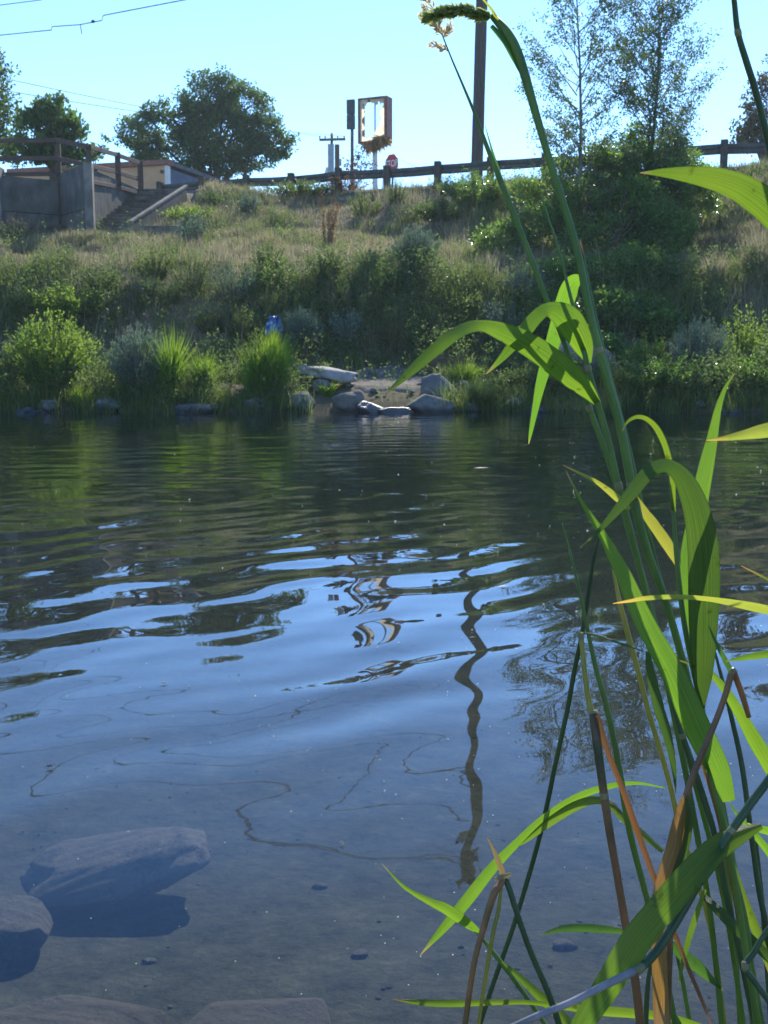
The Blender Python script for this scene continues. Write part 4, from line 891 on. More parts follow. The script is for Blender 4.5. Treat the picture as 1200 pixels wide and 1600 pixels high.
shrub('leafy_weed', 'tall green weeds at the crest above the pale round sage bush', 510, 470, 26.6, 70, 66, 40, 26, .1, .35, M['weed'], 'weed', up=.9, seed=21)
shrub('dead_brush', 'heap of dead grey brush right of the trodden landing', 700, 568, 23.6, 130, 44, 150, 10, .1, .08, M['brush'], 'brush', up=1.2, wood=M['brush'], seed=22)
shrub('dead_brush', 'mound of dry brush left, against the concrete pier', 22, 374, 33.5, 110, 42, 150, 20, .14, .08, M['brush'], 'brush', up=1.2, wood=M['brush'], seed=23)
clump('dry_grass_tussock', 'tall dry grass tussock on the crest at the right frame edge', 1185, 470, 27.2, 120, 80, 700, M['dry_grass'], wd=.016, tight=.8)
clump('dry_grass_tussock', 'lower dry grass tussock left of the one at the right frame edge', 1110, 480, 26.8, 110, 56, 500, M['dry_grass'], wd=.016, tight=.8)
clump('plume_grass', 'pale feathery plume grass on the slope right of the willow', 212, 512, 24.0, 46, 76, 160, M['dry_grass'], wd=.016)
sp_spots = [(690, 305), (640, 420), (300, 455), (360, 470), (560, 500), (600, 470), (720, 500), (780, 520), (420, 430), (250, 480), (330, 520), (540, 545), (620, 545), (50, 500), (240, 440), (820, 470), (580, 430), (160, 455), (380, 540), (300, 380), (640, 350), (430, 360), (570, 340), (390, 335), (620, 320), (330, 325)]
LM = (('the concrete stairs', 215, 345), ('the pale flat boulder', 510, 580), ('the blue plastic bag', 428, 503), ('the stop sign', 612, 260), ('the utility pole foot', 745, 310), ('the pale round sage bush', 472, 490), ('the crest sage bush', 650, 440), ('the low concrete block', 255, 372), ('the leafy willow', 84, 560), ('the blue grey sage', 222, 570), ('the dead brush heap', 700, 555), ('the tallest grass clump', 412, 580), ('the torn cabinet sign', 587, 190), ('the reddish weed', 512, 350))
seen = set()
def where_(px, py):
    for nm, lx, ly in sorted(LM, key=lambda q: (q[1] - px) ** 2 + (q[2] - py) ** 2):
        dx, dy = px - lx, py - ly; v = 'above' if dy < 0 else 'below'; h = 'left' if dx < 0 else 'right'
        s = ('straight %s %s' % (v, nm)) if abs(dx) < .45 * abs(dy) else (('level with and %s of %s' % (h, nm)) if abs(dy) < .35 * abs(dx) else '%s and %s of %s' % (v, h, nm))
        if s not in seen: seen.add(s); return s
WK = ('dark leafy', 'bushy dark green', 'grassy green', 'grey green feathery')
for k, (px, py) in enumerate(sp_spots):      # find where that ray meets the ground
    Yd = 22.0
    while Yd < 43 and G(P(px, py, Yd).x, Yd) < P(px, py, Yd).z: Yd += .1
    sc_ = 28 / Yd
    shrub('slope_weed', '%s weed clump %s' % (WK[k % 4], where_(px, py)), px, py, Yd, 74 * sc_ * random.uniform(.8, 1.4), 58 * sc_ * random.uniform(.6, 1.25), 46, 26, .085, random.choice((.2, .32, .45)), M[('weed', 'weed', 'green_grass', 'sage')[k % 4]], 'weed', 'weed clumps on the far bank slope', up=random.choice((.5, .9, 1.3)), seed=40 + k)
for k in range(11):                          # tufted seed plumes
    px = random.uniform(150, 260); py = random.uniform(470, 520); Yd = random.uniform(23.5, 25)
    b = P(px, py, Yd); z = G(b.x, Yd); h_ = random.uniform(.65, 1.15); mb = MB(); q = Vector((b.x, Yd, z))
    root = thing('grass_plume', 'thin pale grass plume standing on the slope right of the willow', 'grass', q, 'grass plumes on the slope')
    e = q + Vector((random.uniform(-.12, .12), 0, h_)); mb.tube([q, q.lerp(e, .6), e], [.006, .005, .003], 4); mb.build('stalk', M['brush'], root)
    n = 60; tt = rng.uniform(.72, 1.02, n)[:, None]; np_mesh('plume', *leaf_cards(np.array(q) + (np.array(e) - np.array(q)) * tt + rng.normal(0, .012, (n, 3)), rng.normal(0, .5, (n, 3)) + [0, 0, 1.6], .07, .02), M['brush'], root)

# ---------------------------------------------------------------- ground cover nobody could count
def scatter(n, f, y0=20.1, y1=46):
    y = rng.uniform(y0, y1, n * 6); x = rng.uniform(-1, 1, n * 6) * (.43 * y + 2)
    s_ = y - shore(x); keep = rng.uniform(0, 1, len(x)) < f(x, y, s_); keep &= ~((x < -6.4) & (y > 33.6) & (x > -10.2) & (x < -9.9 + (y - 34.9) * .25 + 2.2)); keep &= ~((x < -9) & (y > 34.7))
    x, y = x[keep][:n], y[keep][:n]; return x, y, ground(x, y), y - shore(x)
pathm = lambda x, s_: ((np.abs(x - .15) < 1.25 + .4 * np.sin(s_ * 3)) & (s_ < 4.0))
def zone_dry(x, y, s_):
    u = np.clip((s_ - 7) / 2, 0, 1) * np.clip(.55 + 2.6 * fbm(x * .55, y * .55, 77), .08, 1); u = u * np.where(y > edge_y(x) + .6, .0, 1); u = u * np.where((x > -4) & (s_ > 13), .45, 1)
    u = np.where(s_ < 7, .12 * (s_ > 3.6), u); return np.where(pathm(x, s_), .0, np.clip(u, 0, 1))
def zone_green(x, y, s_):
    u = np.where(s_ < 7.2, np.clip(.5 + 3.0 * fbm(x * .7, y * .7, 92), .04, 1), np.clip(.1 + 2.6 * fbm(x * .6, y * .6, 91), .0, 1)); u = u * np.where(y > edge_y(x) + .4, 0, 1); return np.where(pathm(x, s_), .03, np.clip(u * (s_ > .15), 0, 1))
def tufts(name, label, n, f, per, H, Wd, m, leanm):
    x, y, z, s_ = scatter(n, f); k = len(x)
    hh = H * (.3 + 1.25 * np.clip(.45 + 2.0 * fbm(x * .9, y * .9, 15), 0, 1)); hh = np.where(pathm(x, s_), .25 * hh, hh)
    hh = np.where(y > edge_y(x) - .8, hh * .55, hh)
    b = np.repeat(np.stack([x, y, z - .03], 1), per, 0); b[:, :2] += rng.normal(0, .07, (len(b), 2))
    Hh = np.repeat(hh, per) * rng.uniform(.4, 1.15, len(b))
    v, f_ = blades(b, Hh, Wd * rng.uniform(.6, 1.4, len(b)), rng.uniform(0, 6.283, len(b)), np.abs(rng.normal(0, leanm, len(b))))
    return tag(np_mesh(name, v, f_, m), label, 'grass', kind='stuff')
tufts('dry_grass', 'sun bleached dry grass covering the upper bank', 27000, zone_dry, 7, .36, .013, M['dry_grass'], .5)
tufts('green_grass', 'mixed green grass covering the far bank', 13000, zone_green, 6, .42, .015, M['green_grass'], .45)
x, y, z, s_ = scatter(9000, lambda x, y, s_: zone_green(x, y, s_) * np.where(s_ < 7.2, 1, .16))
hh = .62 * (.2 + 1.35 * np.clip(.45 + 2.2 * fbm(x * .8, y * .8, 25), 0, 1)) * np.where(y > edge_y(x) - 1.2, .5, 1); n = 24
tt = rng.uniform(.08, 1.05, (len(x), n)); ln = rng.normal(0, .22, (len(x), 2))
pos = np.stack([x[:, None] + ln[:, :1] * hh[:, None] * tt + rng.normal(0, .045, tt.shape), y[:, None] + ln[:, 1:] * hh[:, None] * tt + rng.normal(0, .045, tt.shape), z[:, None] + hh[:, None] * tt], -1).reshape(-1, 3)
Ls = rng.uniform(.035, .09, len(pos)); tag(np_mesh('bank_weeds', *leaf_cards(pos, rng.normal(size=pos.shape) + [0, 0, .5], Ls, Ls * rng.choice([.25, .4, .6], len(pos))), M['weed']), 'low leafy weeds covering the far bank', 'weeds', kind='stuff')
x, y, z, s_ = scatter(700, lambda x, y, s_: np.where(pathm(x, s_), 0, np.clip(.3 + 2 * fbm(x * .7, y * .7, 55), 0, 1)) * (s_ > 2) * (y < edge_y(x)))
per = 3; bb = np.repeat(np.stack([x, y, z - .03], 1), per, 0); bb[:, :2] += rng.normal(0, .1, (len(bb), 2))
v, f_ = blades(bb, rng.uniform(.45, 1.15, len(bb)), .013, rng.uniform(0, 6.283, len(bb)), np.abs(rng.normal(0, .3, len(bb)))); tag(np_mesh('dead_stalks', v, f_, M['brush']), 'pale dead weed stalks standing among the bank weeds', 'stalks', kind='stuff')
# fringe of sedge along the far waterline
xs_ = rng.uniform(-11, 11, 1000); xs_ = xs_[(np.abs(xs_ + .05) > 1.0) & ((xs_ < -1.4) | (xs_ > .95))]; ys_ = shore(xs_) + rng.uniform(-.05, .55, len(xs_)); per = 9
b = np.repeat(np.stack([xs_, ys_, ground(xs_, ys_) - .03], 1), per, 0); b[:, :2] += rng.normal(0, .05, (len(b), 2))
v, f_ = blades(b, rng.uniform(.12, .5, len(b)), .014, rng.uniform(0, 6.283, len(b)), np.abs(rng.normal(0, .55, len(b)))); tag(np_mesh('bank_sedge', v, f_, M['green_grass']), 'low sedge fringe along the far waterline', 'grass', kind='stuff')

# blue plastic caught in the weeds
bc = P(428, 505, 24.0); bc.z = max(bc.z - .03, G(bc.x, 24.0) + .02); mb = MB(); nn = 14; V_ = []
for j in range(nn):
    for i in range(nn):
        u, v = i / (nn - 1) - .5, j / (nn - 1) - .5
        V_.append(bc + Vector((u * .40 * (1 - .5 * (v + .5)) + .06 * v, .12 * mnoise.noise(Vector((u * 5, v * 5, 1))) - .25 * v, v * .34 + .12 * mnoise.noise(Vector((u * 6, v * 6, 4))))))
mb.add(V_, [(j * nn + i, j * nn + i + 1, (j + 1) * nn + i + 1, (j + 1) * nn + i) for j in range(nn - 1) for i in range(nn - 1)])
bmt = solid('blue_plastic', [(.4, (.03, .12, .4)), (.52, (.06, .22, .55)), (.6, (.4, .55, .7))], 5, .4, .5, .3, .01)
o = mb.build('plastic_bag', bmt, None, True); tag(o, 'crumpled blue plastic bag caught in the weeds', 'plastic bag')
sm = o.modifiers.new('thick', 'SOLIDIFY'); sm.thickness = .006
# ================================================================ NEAR REEDS
CAMV = Vector((0, 0, CAMH))
def spline(pts, per):
    """Catmull-Rom through tuples of any length"""
    A = np.array(pts, float); n = len(A); out = []
    E = np.vstack([2 * A[0] - A[1], A, 2 * A[-1] - A[-2]])
    for i in range(n - 1):
        p0, p1, p2, p3 = E[i], E[i + 1], E[i + 2], E[i + 3]
        for k in range(per):
            u = k / per; out.append(.5 * (2 * p1 + (p2 - p0) * u + (2 * p0 - 5 * p1 + 4 * p2 - p3) * u * u + (3 * p1 - p0 - 3 * p2 + p3) * u ** 3))
    out.append(A[-1]); return np.array(out)
def leaf(parent, pts, roll0=0, roll1=0, m='reed', Y=None, Y1=None, fold=.28, name='leaf', per=7, wav=0):
    """pts: (px, py, width_px) from base to tip; Y..Y1 distance from base to tip"""
    n = len(pts); Y1 = Y if Y1 is None else Y1
    rows = [(a, b, Y + (Y1 - Y) * i / (n - 1), max(w_, .6)) for i, (a, b, w_) in enumerate(pts)]
    q = spline(rows, per); C3 = [P(a, b, y) for a, b, y, w_ in q]; m_ = len(C3); V_ = []; us = (-1, -.55, 0, .55, 1); UV = []
    ph = random.uniform(0, 6); nz = random.uniform(0, 50)
    for i, c in enumerate(C3):
        t_ = (C3[min(i + 1, m_ - 1)] - C3[max(i - 1, 0)]).normalized(); vd = (c - CAMV).normalized()
        sd__ = t_.cross(vd); sd__ = sd__.normalized(); nm = sd__.cross(t_).normalized(); u = i / (m_ - 1)
        r = R(roll0 + (roll1 - roll0) * u + 10 * mnoise.noise(Vector((u * 4, nz, 0)))); s2_ = sd__ * math.cos(r) + nm * math.sin(r); n2_ = nm * math.cos(r) - sd__ * math.sin(r)
        hw_ = max(q[i][3], .5) * .5 * q[i][2] / F * (1 + .05 * mnoise.noise(Vector((u * 9, nz, 3))))
        nick = 1 - (.5 * max(0, mnoise.noise(Vector((u * 26, nz, 7))) - .45))
        for e in us:
            V_.append(c + s2_ * hw_ * e * (nick if e > .9 else 1) * (1 - .12 * fold * abs(e)) + n2_ * hw_ * fold * (abs(e) - .5)); UV.append((e * .5 + .5, u))
    fs = [(i * 5 + k, i * 5 + k + 1, (i + 1) * 5 + k + 1, (i + 1) * 5 + k) for i in range(m_ - 1) for k in range(4)]
    me = bpy.data.meshes.new(name); off = world_of(parent); me.from_pydata([v - off for v in V_], [], fs)
    ul = me.uv_layers.new(name='UVMap'); li = np.zeros(len(me.loops), np.int32); me.loops.foreach_get('vertex_index', li); ul.data.foreach_set('uv', np.array(UV, np.float32)[li].ravel())
    me.polygons.foreach_set('use_smooth', [True] * len(me.polygons)); me.update()
    return link(name, me, M[m], parent)
def stem(parent, pts, m='stem', Y=None, Y1=None, nodes=(), name='stem', root=False, per=5):
    n = len(pts); Y1 = Y if Y1 is None else Y1
    rows = [(a, b, Y + (Y1 - Y) * i / (n - 1), w_) for i, (a, b, w_) in enumerate(pts)]
    q = spline(rows, per); c3 = [P(a, b, y) for a, b, y, w_ in q]; rd = [max(.4, w_) * .5 * y / F for a, b, y, w_ in q]
    if root:
        e = c3[-1]; d_ = (c3[-1] - c3[-6]).normalized(); zr = G(e.x, e.y) - .06; hd = Vector((d_.x, d_.y, 0)) * .25
        f = Vector((e.x + hd.x, e.y + .02, zr)); c3 += [e.lerp(f, .5) + hd * .15, f]; rd += [rd[-1], rd[-1] * 1.1]
    mb = MB(); mb.tube(c3, rd, 9); o = mb.build(name, M[m], parent, True)
    for a, b, w_ in nodes:
        i = int(np.argmin((q[:, 0] - a) ** 2 + (q[:, 1] - b) ** 2)); c = c3[i]; t_ = (c3[min(i + 1, len(c3) - 1)] - c3[max(i - 1, 0)]).normalized(); r = w_ * .5 * q[i][2] / F
        k = MB(); k.tube([c - t_ * r * 1.3, c - t_ * r * .5, c + t_ * r * .5, c + t_ * r * 1.3], [r * .7, r * .98, r * .98, r * .7], 9); k.build('node', M['node'], o, True)
    return o
def reed(label, base_px, Y, dx=0):
    b = P(base_px, 1600, Y); return thing('reed', label, 'reed', (b.x + dx, Y, G(b.x + dx, Y)), None)

# --- tall reed with the drooping spike
r1 = reed('tallest reed stalk, arching left at the top into a drooping green seed spike', 1180, .80)
stem(r1, [(768, 24, 9), (792, 52, 15), (812, 92, 15), (838, 180, 12), (862, 262, 11), (886, 336, 11), (905, 404, 11), (918, 473, 12), (936, 547, 12), (954, 612, 13), (972, 680, 14), (987, 760, 15), (1002, 828, 14), (1020, 884, 13), (1042, 945, 12), (1066, 1030, 12), (1092, 1130, 11), (1120, 1250, 11), (1150, 1400, 11), (1180, 1620, 11)], 'stem', .82, .78, nodes=((936, 547, 13), (985, 760, 17), (1092, 1130, 13)), root=True)
leaf(r1, [(768, 40, 8), (790, 64, 13), (800, 86, 8), (812, 112, 3)], 40, 20, 'reed_dark', .815, name='spike_sheath')
leaf(r1, [(778, 32, 5), (766, 12, 4), (748, -8, 1)], 10, 10, 'reed_yellow', .815)
# green spike
def spike(parent, pts, Y, rpx, n, m, name, L=.007, tuft=False):
    q = spline([(a, b) for a, b in pts], 12); idx = rng.uniform(0, len(q) - 1, n); i0 = idx.astype(int); fr_ = (idx - i0)[:, None]; i1 = np.minimum(i0 + 1, len(q) - 1); c = q[i0] * (1 - fr_) + q[i1] * fr_
    tg = q[i1] - q[np.maximum(i0 - 1, 0)]; tg = tg / np.maximum(np.linalg.norm(tg, axis=1, keepdims=True), 1e-6)
    s = Y / F; p3 = np.array([P(a, b, Y) for a, b in c]); o = unit(rng.normal(size=(n, 3))); prof_ = np.sin(np.pi * np.clip(idx / len(q) * .9 + .08, 0, 1))[:, None] ** .4
    p3 = p3 + o * rpx * s * .55 * prof_ * rng.uniform(.3, 1, (n, 1)); d_ = np.stack([tg[:, 0], np.zeros(n), -tg[:, 1]], 1) * 1.3 + o
    Ls = L * rng.uniform(.6, 1.2, n); np_mesh(name, *leaf_cards(p3, d_, Ls, Ls * .42), M[m], parent)
spike(r1, [(768, 26), (748, 22), (720, 16), (694, 20), (668, 27)], .815, 5.4, 620, 'seed_green', 'seed_spike')
leaf(r1, [(913, 442, 6), (904, 438, 20), (894, 444, 28), (886, 464, 31), (876, 496, 28), (862, 542, 23), (846, 595, 17), (836, 640, 11), (829, 676, 6), (826, 694, 1)], 30, -15, 'reed', .87, .89)
leaf(r1, [(984, 796, 8), (964, 778, 12), (935, 755, 7), (905, 739, 4), (880, 727, 1)], 0, 20, 'reed_yellow', .79, .74)
leaf(r1, [(988, 772, 9), (1004, 796, 14), (1026, 826, 18), (1046, 856, 18), (1058, 880, 10), (1063, 902, 2)], -10, 10, 'reed_yellow', .79, .83)
# --- reed with pale open seed head
r2 = reed('slim reed leaning left, tipped with a pale open seed head', 1160, .86)
stem(r2, [(690, 52, 2), (705, 90, 2.5), (722, 130, 3.5), (742, 178, 5), (762, 232, 7), (785, 290, 9), (808, 348, 9), (830, 404, 9), (852, 462, 8), (872, 510, 8), (899, 583, 8), (921, 638, 9), (943, 697, 9), (962, 755, 9), (985, 840, 9), (1010, 920, 9), (1045, 1060, 9), (1085, 1220, 9), (1130, 1400, 9), (1165, 1620, 9)], 'stem', .88, .82, nodes=((785, 290, 9), (921, 638, 11)), root=True)
for q in ([(690, 54), (686, 40), (690, 26)], [(690, 54), (676, 38), (668, 30)], [(700, 80), (690, 74), (674, 68)], [(692, 56), (700, 50), (703, 40)], [(688, 40), (676, 12), (660, -2)], [(688, 44), (664, 30), (660, 26)], [(686, 30), (672, 18), (664, 12)]):
    spike(r2, q, .88, 4.6, 46, 'seed', 'seed_tuft', .0048); stem(r2, [(a, b, 1.2) for a, b in q], 'stem_yellow', .88, name='panicle_branch')
leaf(r2, [(790, 300, 6), (780, 268, 4), (768, 232, 3), (758, 196, 1)], 20, 0, 'reed', .87, .9)
leaf(r2, [(935, 632, 10), (912, 606, 30), (886, 583, 38), (852, 556, 38), (818, 534, 36), (784, 518, 28), (754, 509, 18), (730, 512, 20), (706, 525, 22), (676, 549, 21), (648, 574, 17), (622, 598, 9), (598, 619, 1)], 16, -30, 'reed', .83, .70, fold=.22, per=9)
# --- reed with the folded leaf
r3 = reed('slim reed bearing the broad folded leaf just above the arching one', 1125, .84)
stem(r3, [(845, 304, 2), (858, 345, 3), (871, 384, 4), (888, 450, 5), (905, 515, 7), (919, 576, 9), (936, 637, 10), (952, 694, 10), (967, 760, 10), (987, 838, 11), (1010, 930, 10), (1036, 1040, 10), (1060, 1150, 10), (1085, 1280, 10), (1110, 1430, 10), (1130, 1620, 10)], 'stem', .85, .80, nodes=((919, 576, 11), (967, 760, 13)), root=True)
leaf(r3, [(921, 568, 8), (914, 545, 30), (902, 520, 42), (888, 500, 44), (872, 488, 34), (856, 484, 22), (842, 492, 22), (824, 512, 24), (804, 536, 20), (784, 560, 12), (759, 585, 1)], -14, 24, 'reed', .84, .78, per=9)
# --- thin dry tipped shoot
r4 = reed('thin shoot with a dry orange tip beside the tallest stalk', 1200, .83)
stem(r4, [(907, 376, 2), (911, 400, 4), (920, 446, 5), (936, 520, 6), (956, 600, 7), (980, 690, 8), (1000, 780, 8), (1030, 900, 8), (1070, 1040, 8), (1110, 1190, 8), (1150, 1370, 8), (1195, 1620, 8)], 'stem', .85, .81, root=True)
leaf(r4, [(915, 425, 4), (910, 398, 4), (906, 374, 1)], 0, 0, 'reed_dry', .845)
# --- reed with upright leaf and big arched dark leaf
r5 = reed('reed with a broad dark leaf folded over to the left, right of centre', 1150, .74)
stem(r5, [(1047, 742, 4), (1052, 800, 6), (1058, 880, 8), (1070, 980, 9), (1096, 1105, 10), (1122, 1235, 11), (1140, 1340, 11), (1164, 1440, 12), (1176, 1540, 12), (1184, 1620, 12)], 'stem', .76, .72, root=True)
leaf(r5, [(1096, 1108, 12), (1099, 1050, 36), (1100, 980, 48), (1101, 900, 52), (1097, 840, 48), (1087, 792, 42), (1070, 752, 32), (1050, 731, 24), (1030, 729, 22), (1010, 742, 24), (988, 769, 22), (962, 800, 15), (935, 830, 7), (906, 856, 1)], -22, 30, 'reed_dark', .74, .68, per=8)
leaf(r5, [(1086, 1045, 10), (1076, 960, 26), (1076, 880, 32), (1088, 810, 30), (1100, 745, 25), (1112, 690, 18), (1122, 640, 11), (1134, 605, 6), (1148, 583, 1)], 25, -20, 'reed', .76, .80)
leaf(r5, [(1052, 800, 8), (1050, 745, 9), (1040, 700, 10), (1026, 670, 10), (1010, 655, 9), (994, 652, 8), (980, 660, 6), (972, 674, 1)], 10, 50, 'reed', .755, .72)
# --- long broad leaf crossing the middle
r6 = reed('reed with the long broad leaf pointing up left across the clump', 1165, .70)
stem(r6, [(1100, 1175, 6), (1118, 1240, 9), (1138, 1320, 10), (1158, 1440, 11), (1172, 1530, 11), (1190, 1625, 11)], 'stem', .70, .68, root=True)
leaf(r6, [(1139, 1252, 22), (1120, 1200, 40), (1092, 1143, 45), (1068, 1088, 43), (1047, 1043, 39), (1018, 993, 35), (996, 948, 31), (976, 902, 26), (956, 862, 19), (934, 823, 12), (910, 786, 6), (884, 735, 1)], 14, -12, 'reed', .69, .74, per=8)
leaf(r6, [(1012, 1018, 8), (1018, 1055, 17), (1030, 1105, 20), (1044, 1152, 16), (1053, 1200, 9), (1056, 1240, 1)], 30, 10, 'reed_dark', .72, .72)
# --- thin pointed blade
r7 = reed('thin pointed blade standing left of the clump over the pole reflection', 1050, .76)
stem(r7, [(878, 817, 1.5), (890, 860, 4), (903, 913, 5), (914, 965, 6), (930, 1040, 8), (944, 1090, 9), (958, 1150, 10), (970, 1217, 11), (984, 1300, 11), (1014, 1417, 10), (1040, 1520, 10), (1058, 1620, 10)], 'stem', .78, .74, root=True)
# --- long leaning stem
r8 = reed('long thin stem leaning from lower left up to the clump', 745, .90)
stem(r8, [(938, 830, 3), (928, 870, 6), (917, 943, 7), (908, 1000, 8), (898, 1045, 8), (887, 1107, 8), (868, 1193, 8), (851, 1275, 8), (833, 1345, 8), (802, 1448, 8), (771, 1536, 8), (742, 1625, 8)], 'stem_dark', .82, .92, nodes=((851, 1275, 9),), root=True)
leaf(r8, [(1038, 1231, 3), (994, 1224, 8), (952, 1229, 12), (902, 1246, 14), (851, 1278, 13), (808, 1317, 14), (770, 1356, 18), (726, 1411, 20), (690, 1453, 14), (656, 1493, 1)], 48, -10, 'reed', .84, .90)
leaf(r8, [(1036, 1330, 10), (1004, 1303, 14), (975, 1280, 12), (955, 1258, 14), (930, 1250, 14), (900, 1259, 16), (860, 1283, 16), (820, 1315, 6), (806, 1322, 1)], -40, 15, 'reed', .82, .88)
# --- broken brown cane with a forked lower half
r9 = reed('broken brown cane snapped over beside the thin pointed blade', 1001, .72)
stem(r9, [(907, 990, 9), (910, 1015, 8), (914, 1055, 9), (920, 1095, 10), (926, 1118, 12)], 'stem_yellow', .74, .73, nodes=((908, 994, 10),), name='upper_cane')
stem(r9, [(928, 1115, 17), (931, 1140, 17), (934, 1170, 15), (942, 1230, 14), (952, 1297, 14), (962, 1355, 13), (978, 1448, 14), (993, 1536, 15), (1003, 1625, 15)], 'stem_brown', .73, .70, nodes=((928, 1120, 17), (943, 1240, 15)), root=True)
leaf(r9, [(932, 1118, 12), (942, 1150, 12), (954, 1185, 10), (973, 1233, 11), (993, 1290, 12), (1019, 1362, 11), (1042, 1422, 9), (1066, 1489, 9), (1098, 1565, 8), (1112, 1600, 4)], 20, 35, 'reed_dry', .725, .70, name='dry_sheath')
leaf(r9, [(906, 988, 4), (930, 992, 5), (960, 1002, 5), (985, 1010, 5), (1008, 1018, 2)], 30, 50, 'reed_dark', .74, .74)
# --- yellowing stem behind
r10 = reed('yellowing stem running down behind the long broad leaf', 1120, .84)
stem(r10, [(958, 890, 4), (968, 940, 8), (980, 987, 9), (1000, 1060, 9), (1014, 1115, 9), (1030, 1167, 9), (1047, 1227, 9), (1058, 1275, 9), (1080, 1350, 9), (1110, 1450, 9), (1135, 1625, 9)], 'stem_yellow', .86, .82, root=True)
# --- bent dark stem at right
r11 = reed('dark stem sharply bent over near the right edge', 1060, .68)
stem(r11, [(1170, 1120, 8), (1160, 1087, 10), (1150, 1060, 10), (1144, 1050, 11), (1133, 1087, 10), (1117, 1130, 10), (1093, 1187, 11), (1073, 1240, 11), (1060, 1300, 11), (1050, 1400, 11), (1046, 1500, 11), (1042, 1625, 11)], 'stem_brown', .69, .66, nodes=((1144, 1052, 11),), root=True)
leaf(r11, [(1144, 1052, 9), (1132, 1030, 9), (1117, 1000, 5), (1106, 975, 1)], 10, 10, 'reed_dark', .69, .7)
leaf(r11, [(1073, 1244, 14), (1066, 1275, 26), (1054, 1330, 32), (1038, 1380, 30), (1026, 1420, 24), (1028, 1460, 24), (1030, 1510, 28), (1032, 1570, 30), (1034, 1630, 26)], 10, -25, 'reed_dry', .665, .65, name='dry_leaf')
leaf(r11, [(1073, 1244, 10), (1078, 1275, 16), (1072, 1320, 16), (1056, 1365, 12), (1044, 1400, 2)], 40, 20, 'reed_dark', .66, .655)
# --- right hand stems
r12 = reed('straight green stem with brown collar at lower right', 1180, .78)
stem(r12, [(1047, 1085, 5), (1063, 1140, 9), (1080, 1190, 11), (1100, 1250, 11), (1118, 1310, 10), (1133, 1391, 10), (1154, 1479, 11), (1174, 1572, 12), (1186, 1625, 12)], 'stem_dark', .79, .77, nodes=((1066, 1148, 11),), root=True)
leaf(r12, [(1098, 1190, 8), (1110, 1225, 11), (1124, 1275, 11), (1140, 1355, 10), (1156, 1440, 8), (1162, 1480, 2)], 20, 20, 'reed_dry', .78, .77, name='dry_leaf')
leaf(r12, [(1100, 1400, 10), (1120, 1420, 16), (1148, 1448, 20), (1178, 1474, 20), (1215, 1510, 14)], 20, -20, 'reed_dark', .77, .72)
leaf(r12, [(1102, 1390, 6), (1090, 1425, 10), (1076, 1469, 11), (1066, 1510, 8), (1060, 1540, 1)], 20, 40, 'reed', .77, .74)
leaf(r12, [(1046, 1470, 8), (1062, 1488, 18), (1086, 1507, 22), (1108, 1528, 14), (1130, 1548, 1)], 10, -20, 'reed_dark', .78, .80)
r13 = reed('slim straight stem, second from the right edge at the bottom', 1184, .86)
stem(r13, [(1105, 1130, 4), (1118, 1190, 8), (1130, 1260, 9), (1143, 1330, 9), (1156, 1400, 9), (1166, 1470, 9), (1176, 1540, 10), (1184, 1625, 10)], 'stem', .87, .85, root=True)
r14 = reed('dark stem at the right frame edge below the pale leaf', 1230, .80)
stem(r14, [(1112, 1000, 3), (1128, 1060, 6), (1145, 1130, 8), (1160, 1200, 9), (1172, 1290, 9), (1186, 1390, 10), (1202, 1470, 10), (1225, 1600, 10)], 'stem_dark', .82, .78, root=True)
leaf(r14, [(1216, 1216, 28), (1197, 1186, 27), (1174, 1147, 23), (1152, 1108, 18), (1128, 1071, 13), (1100, 1045, 9), (1056, 1030, 1)], 15, -15, 'reed', .80, .76)
leaf(r14, [(1232, 1320, 26), (1205, 1302, 24), (1182, 1294, 14), (1168, 1286, 2)], 60, 40, 'reed', .79, .76)
leaf(r14, [(1225, 1370, 16), (1200, 1330, 14), (1172, 1296, 10), (1150, 1270, 5), (1138, 1250, 1)], 20, 10, 'reed', .79, .82)
leaf(r14, [(1128, 1290, 6), (1140, 1340, 12), (1160, 1400, 16), (1184, 1460, 16), (1205, 1520, 10)], 30, 10, 'reed', .80, .78)
# --- thick diagonal cane in front
r15 = reed('thick diagonal cane crossing the bottom right, grey below its joint', 790, .55)
stem(r15, [(1300, 1085, 12), (1250, 1155, 13), (1200, 1220, 14), (1143, 1298, 14), (1097, 1370, 15), (1055, 1443, 15), (1024, 1489, 15), (1000, 1513, 15)], 'stem_dark', .60, .55, nodes=((1000, 1513, 17), (1146, 1296, 15)), name='upper_cane')
stem(r15, [(1000, 1513, 15), (942, 1541, 13), (890, 1567, 12), (838, 1588, 12), (780, 1615, 12)], 'stem_grey', .55, .54, root=True, name='lower_cane')
leaf(r15, [(1190, 1290, 10), (1148, 1308, 34), (1117, 1328, 42), (1076, 1372, 48), (1036, 1418, 50), (994, 1470, 50), (952, 1536, 46), (912, 1598, 38), (890, 1640, 30)], -12, 14, 'reed', .585, .54, fold=.2)
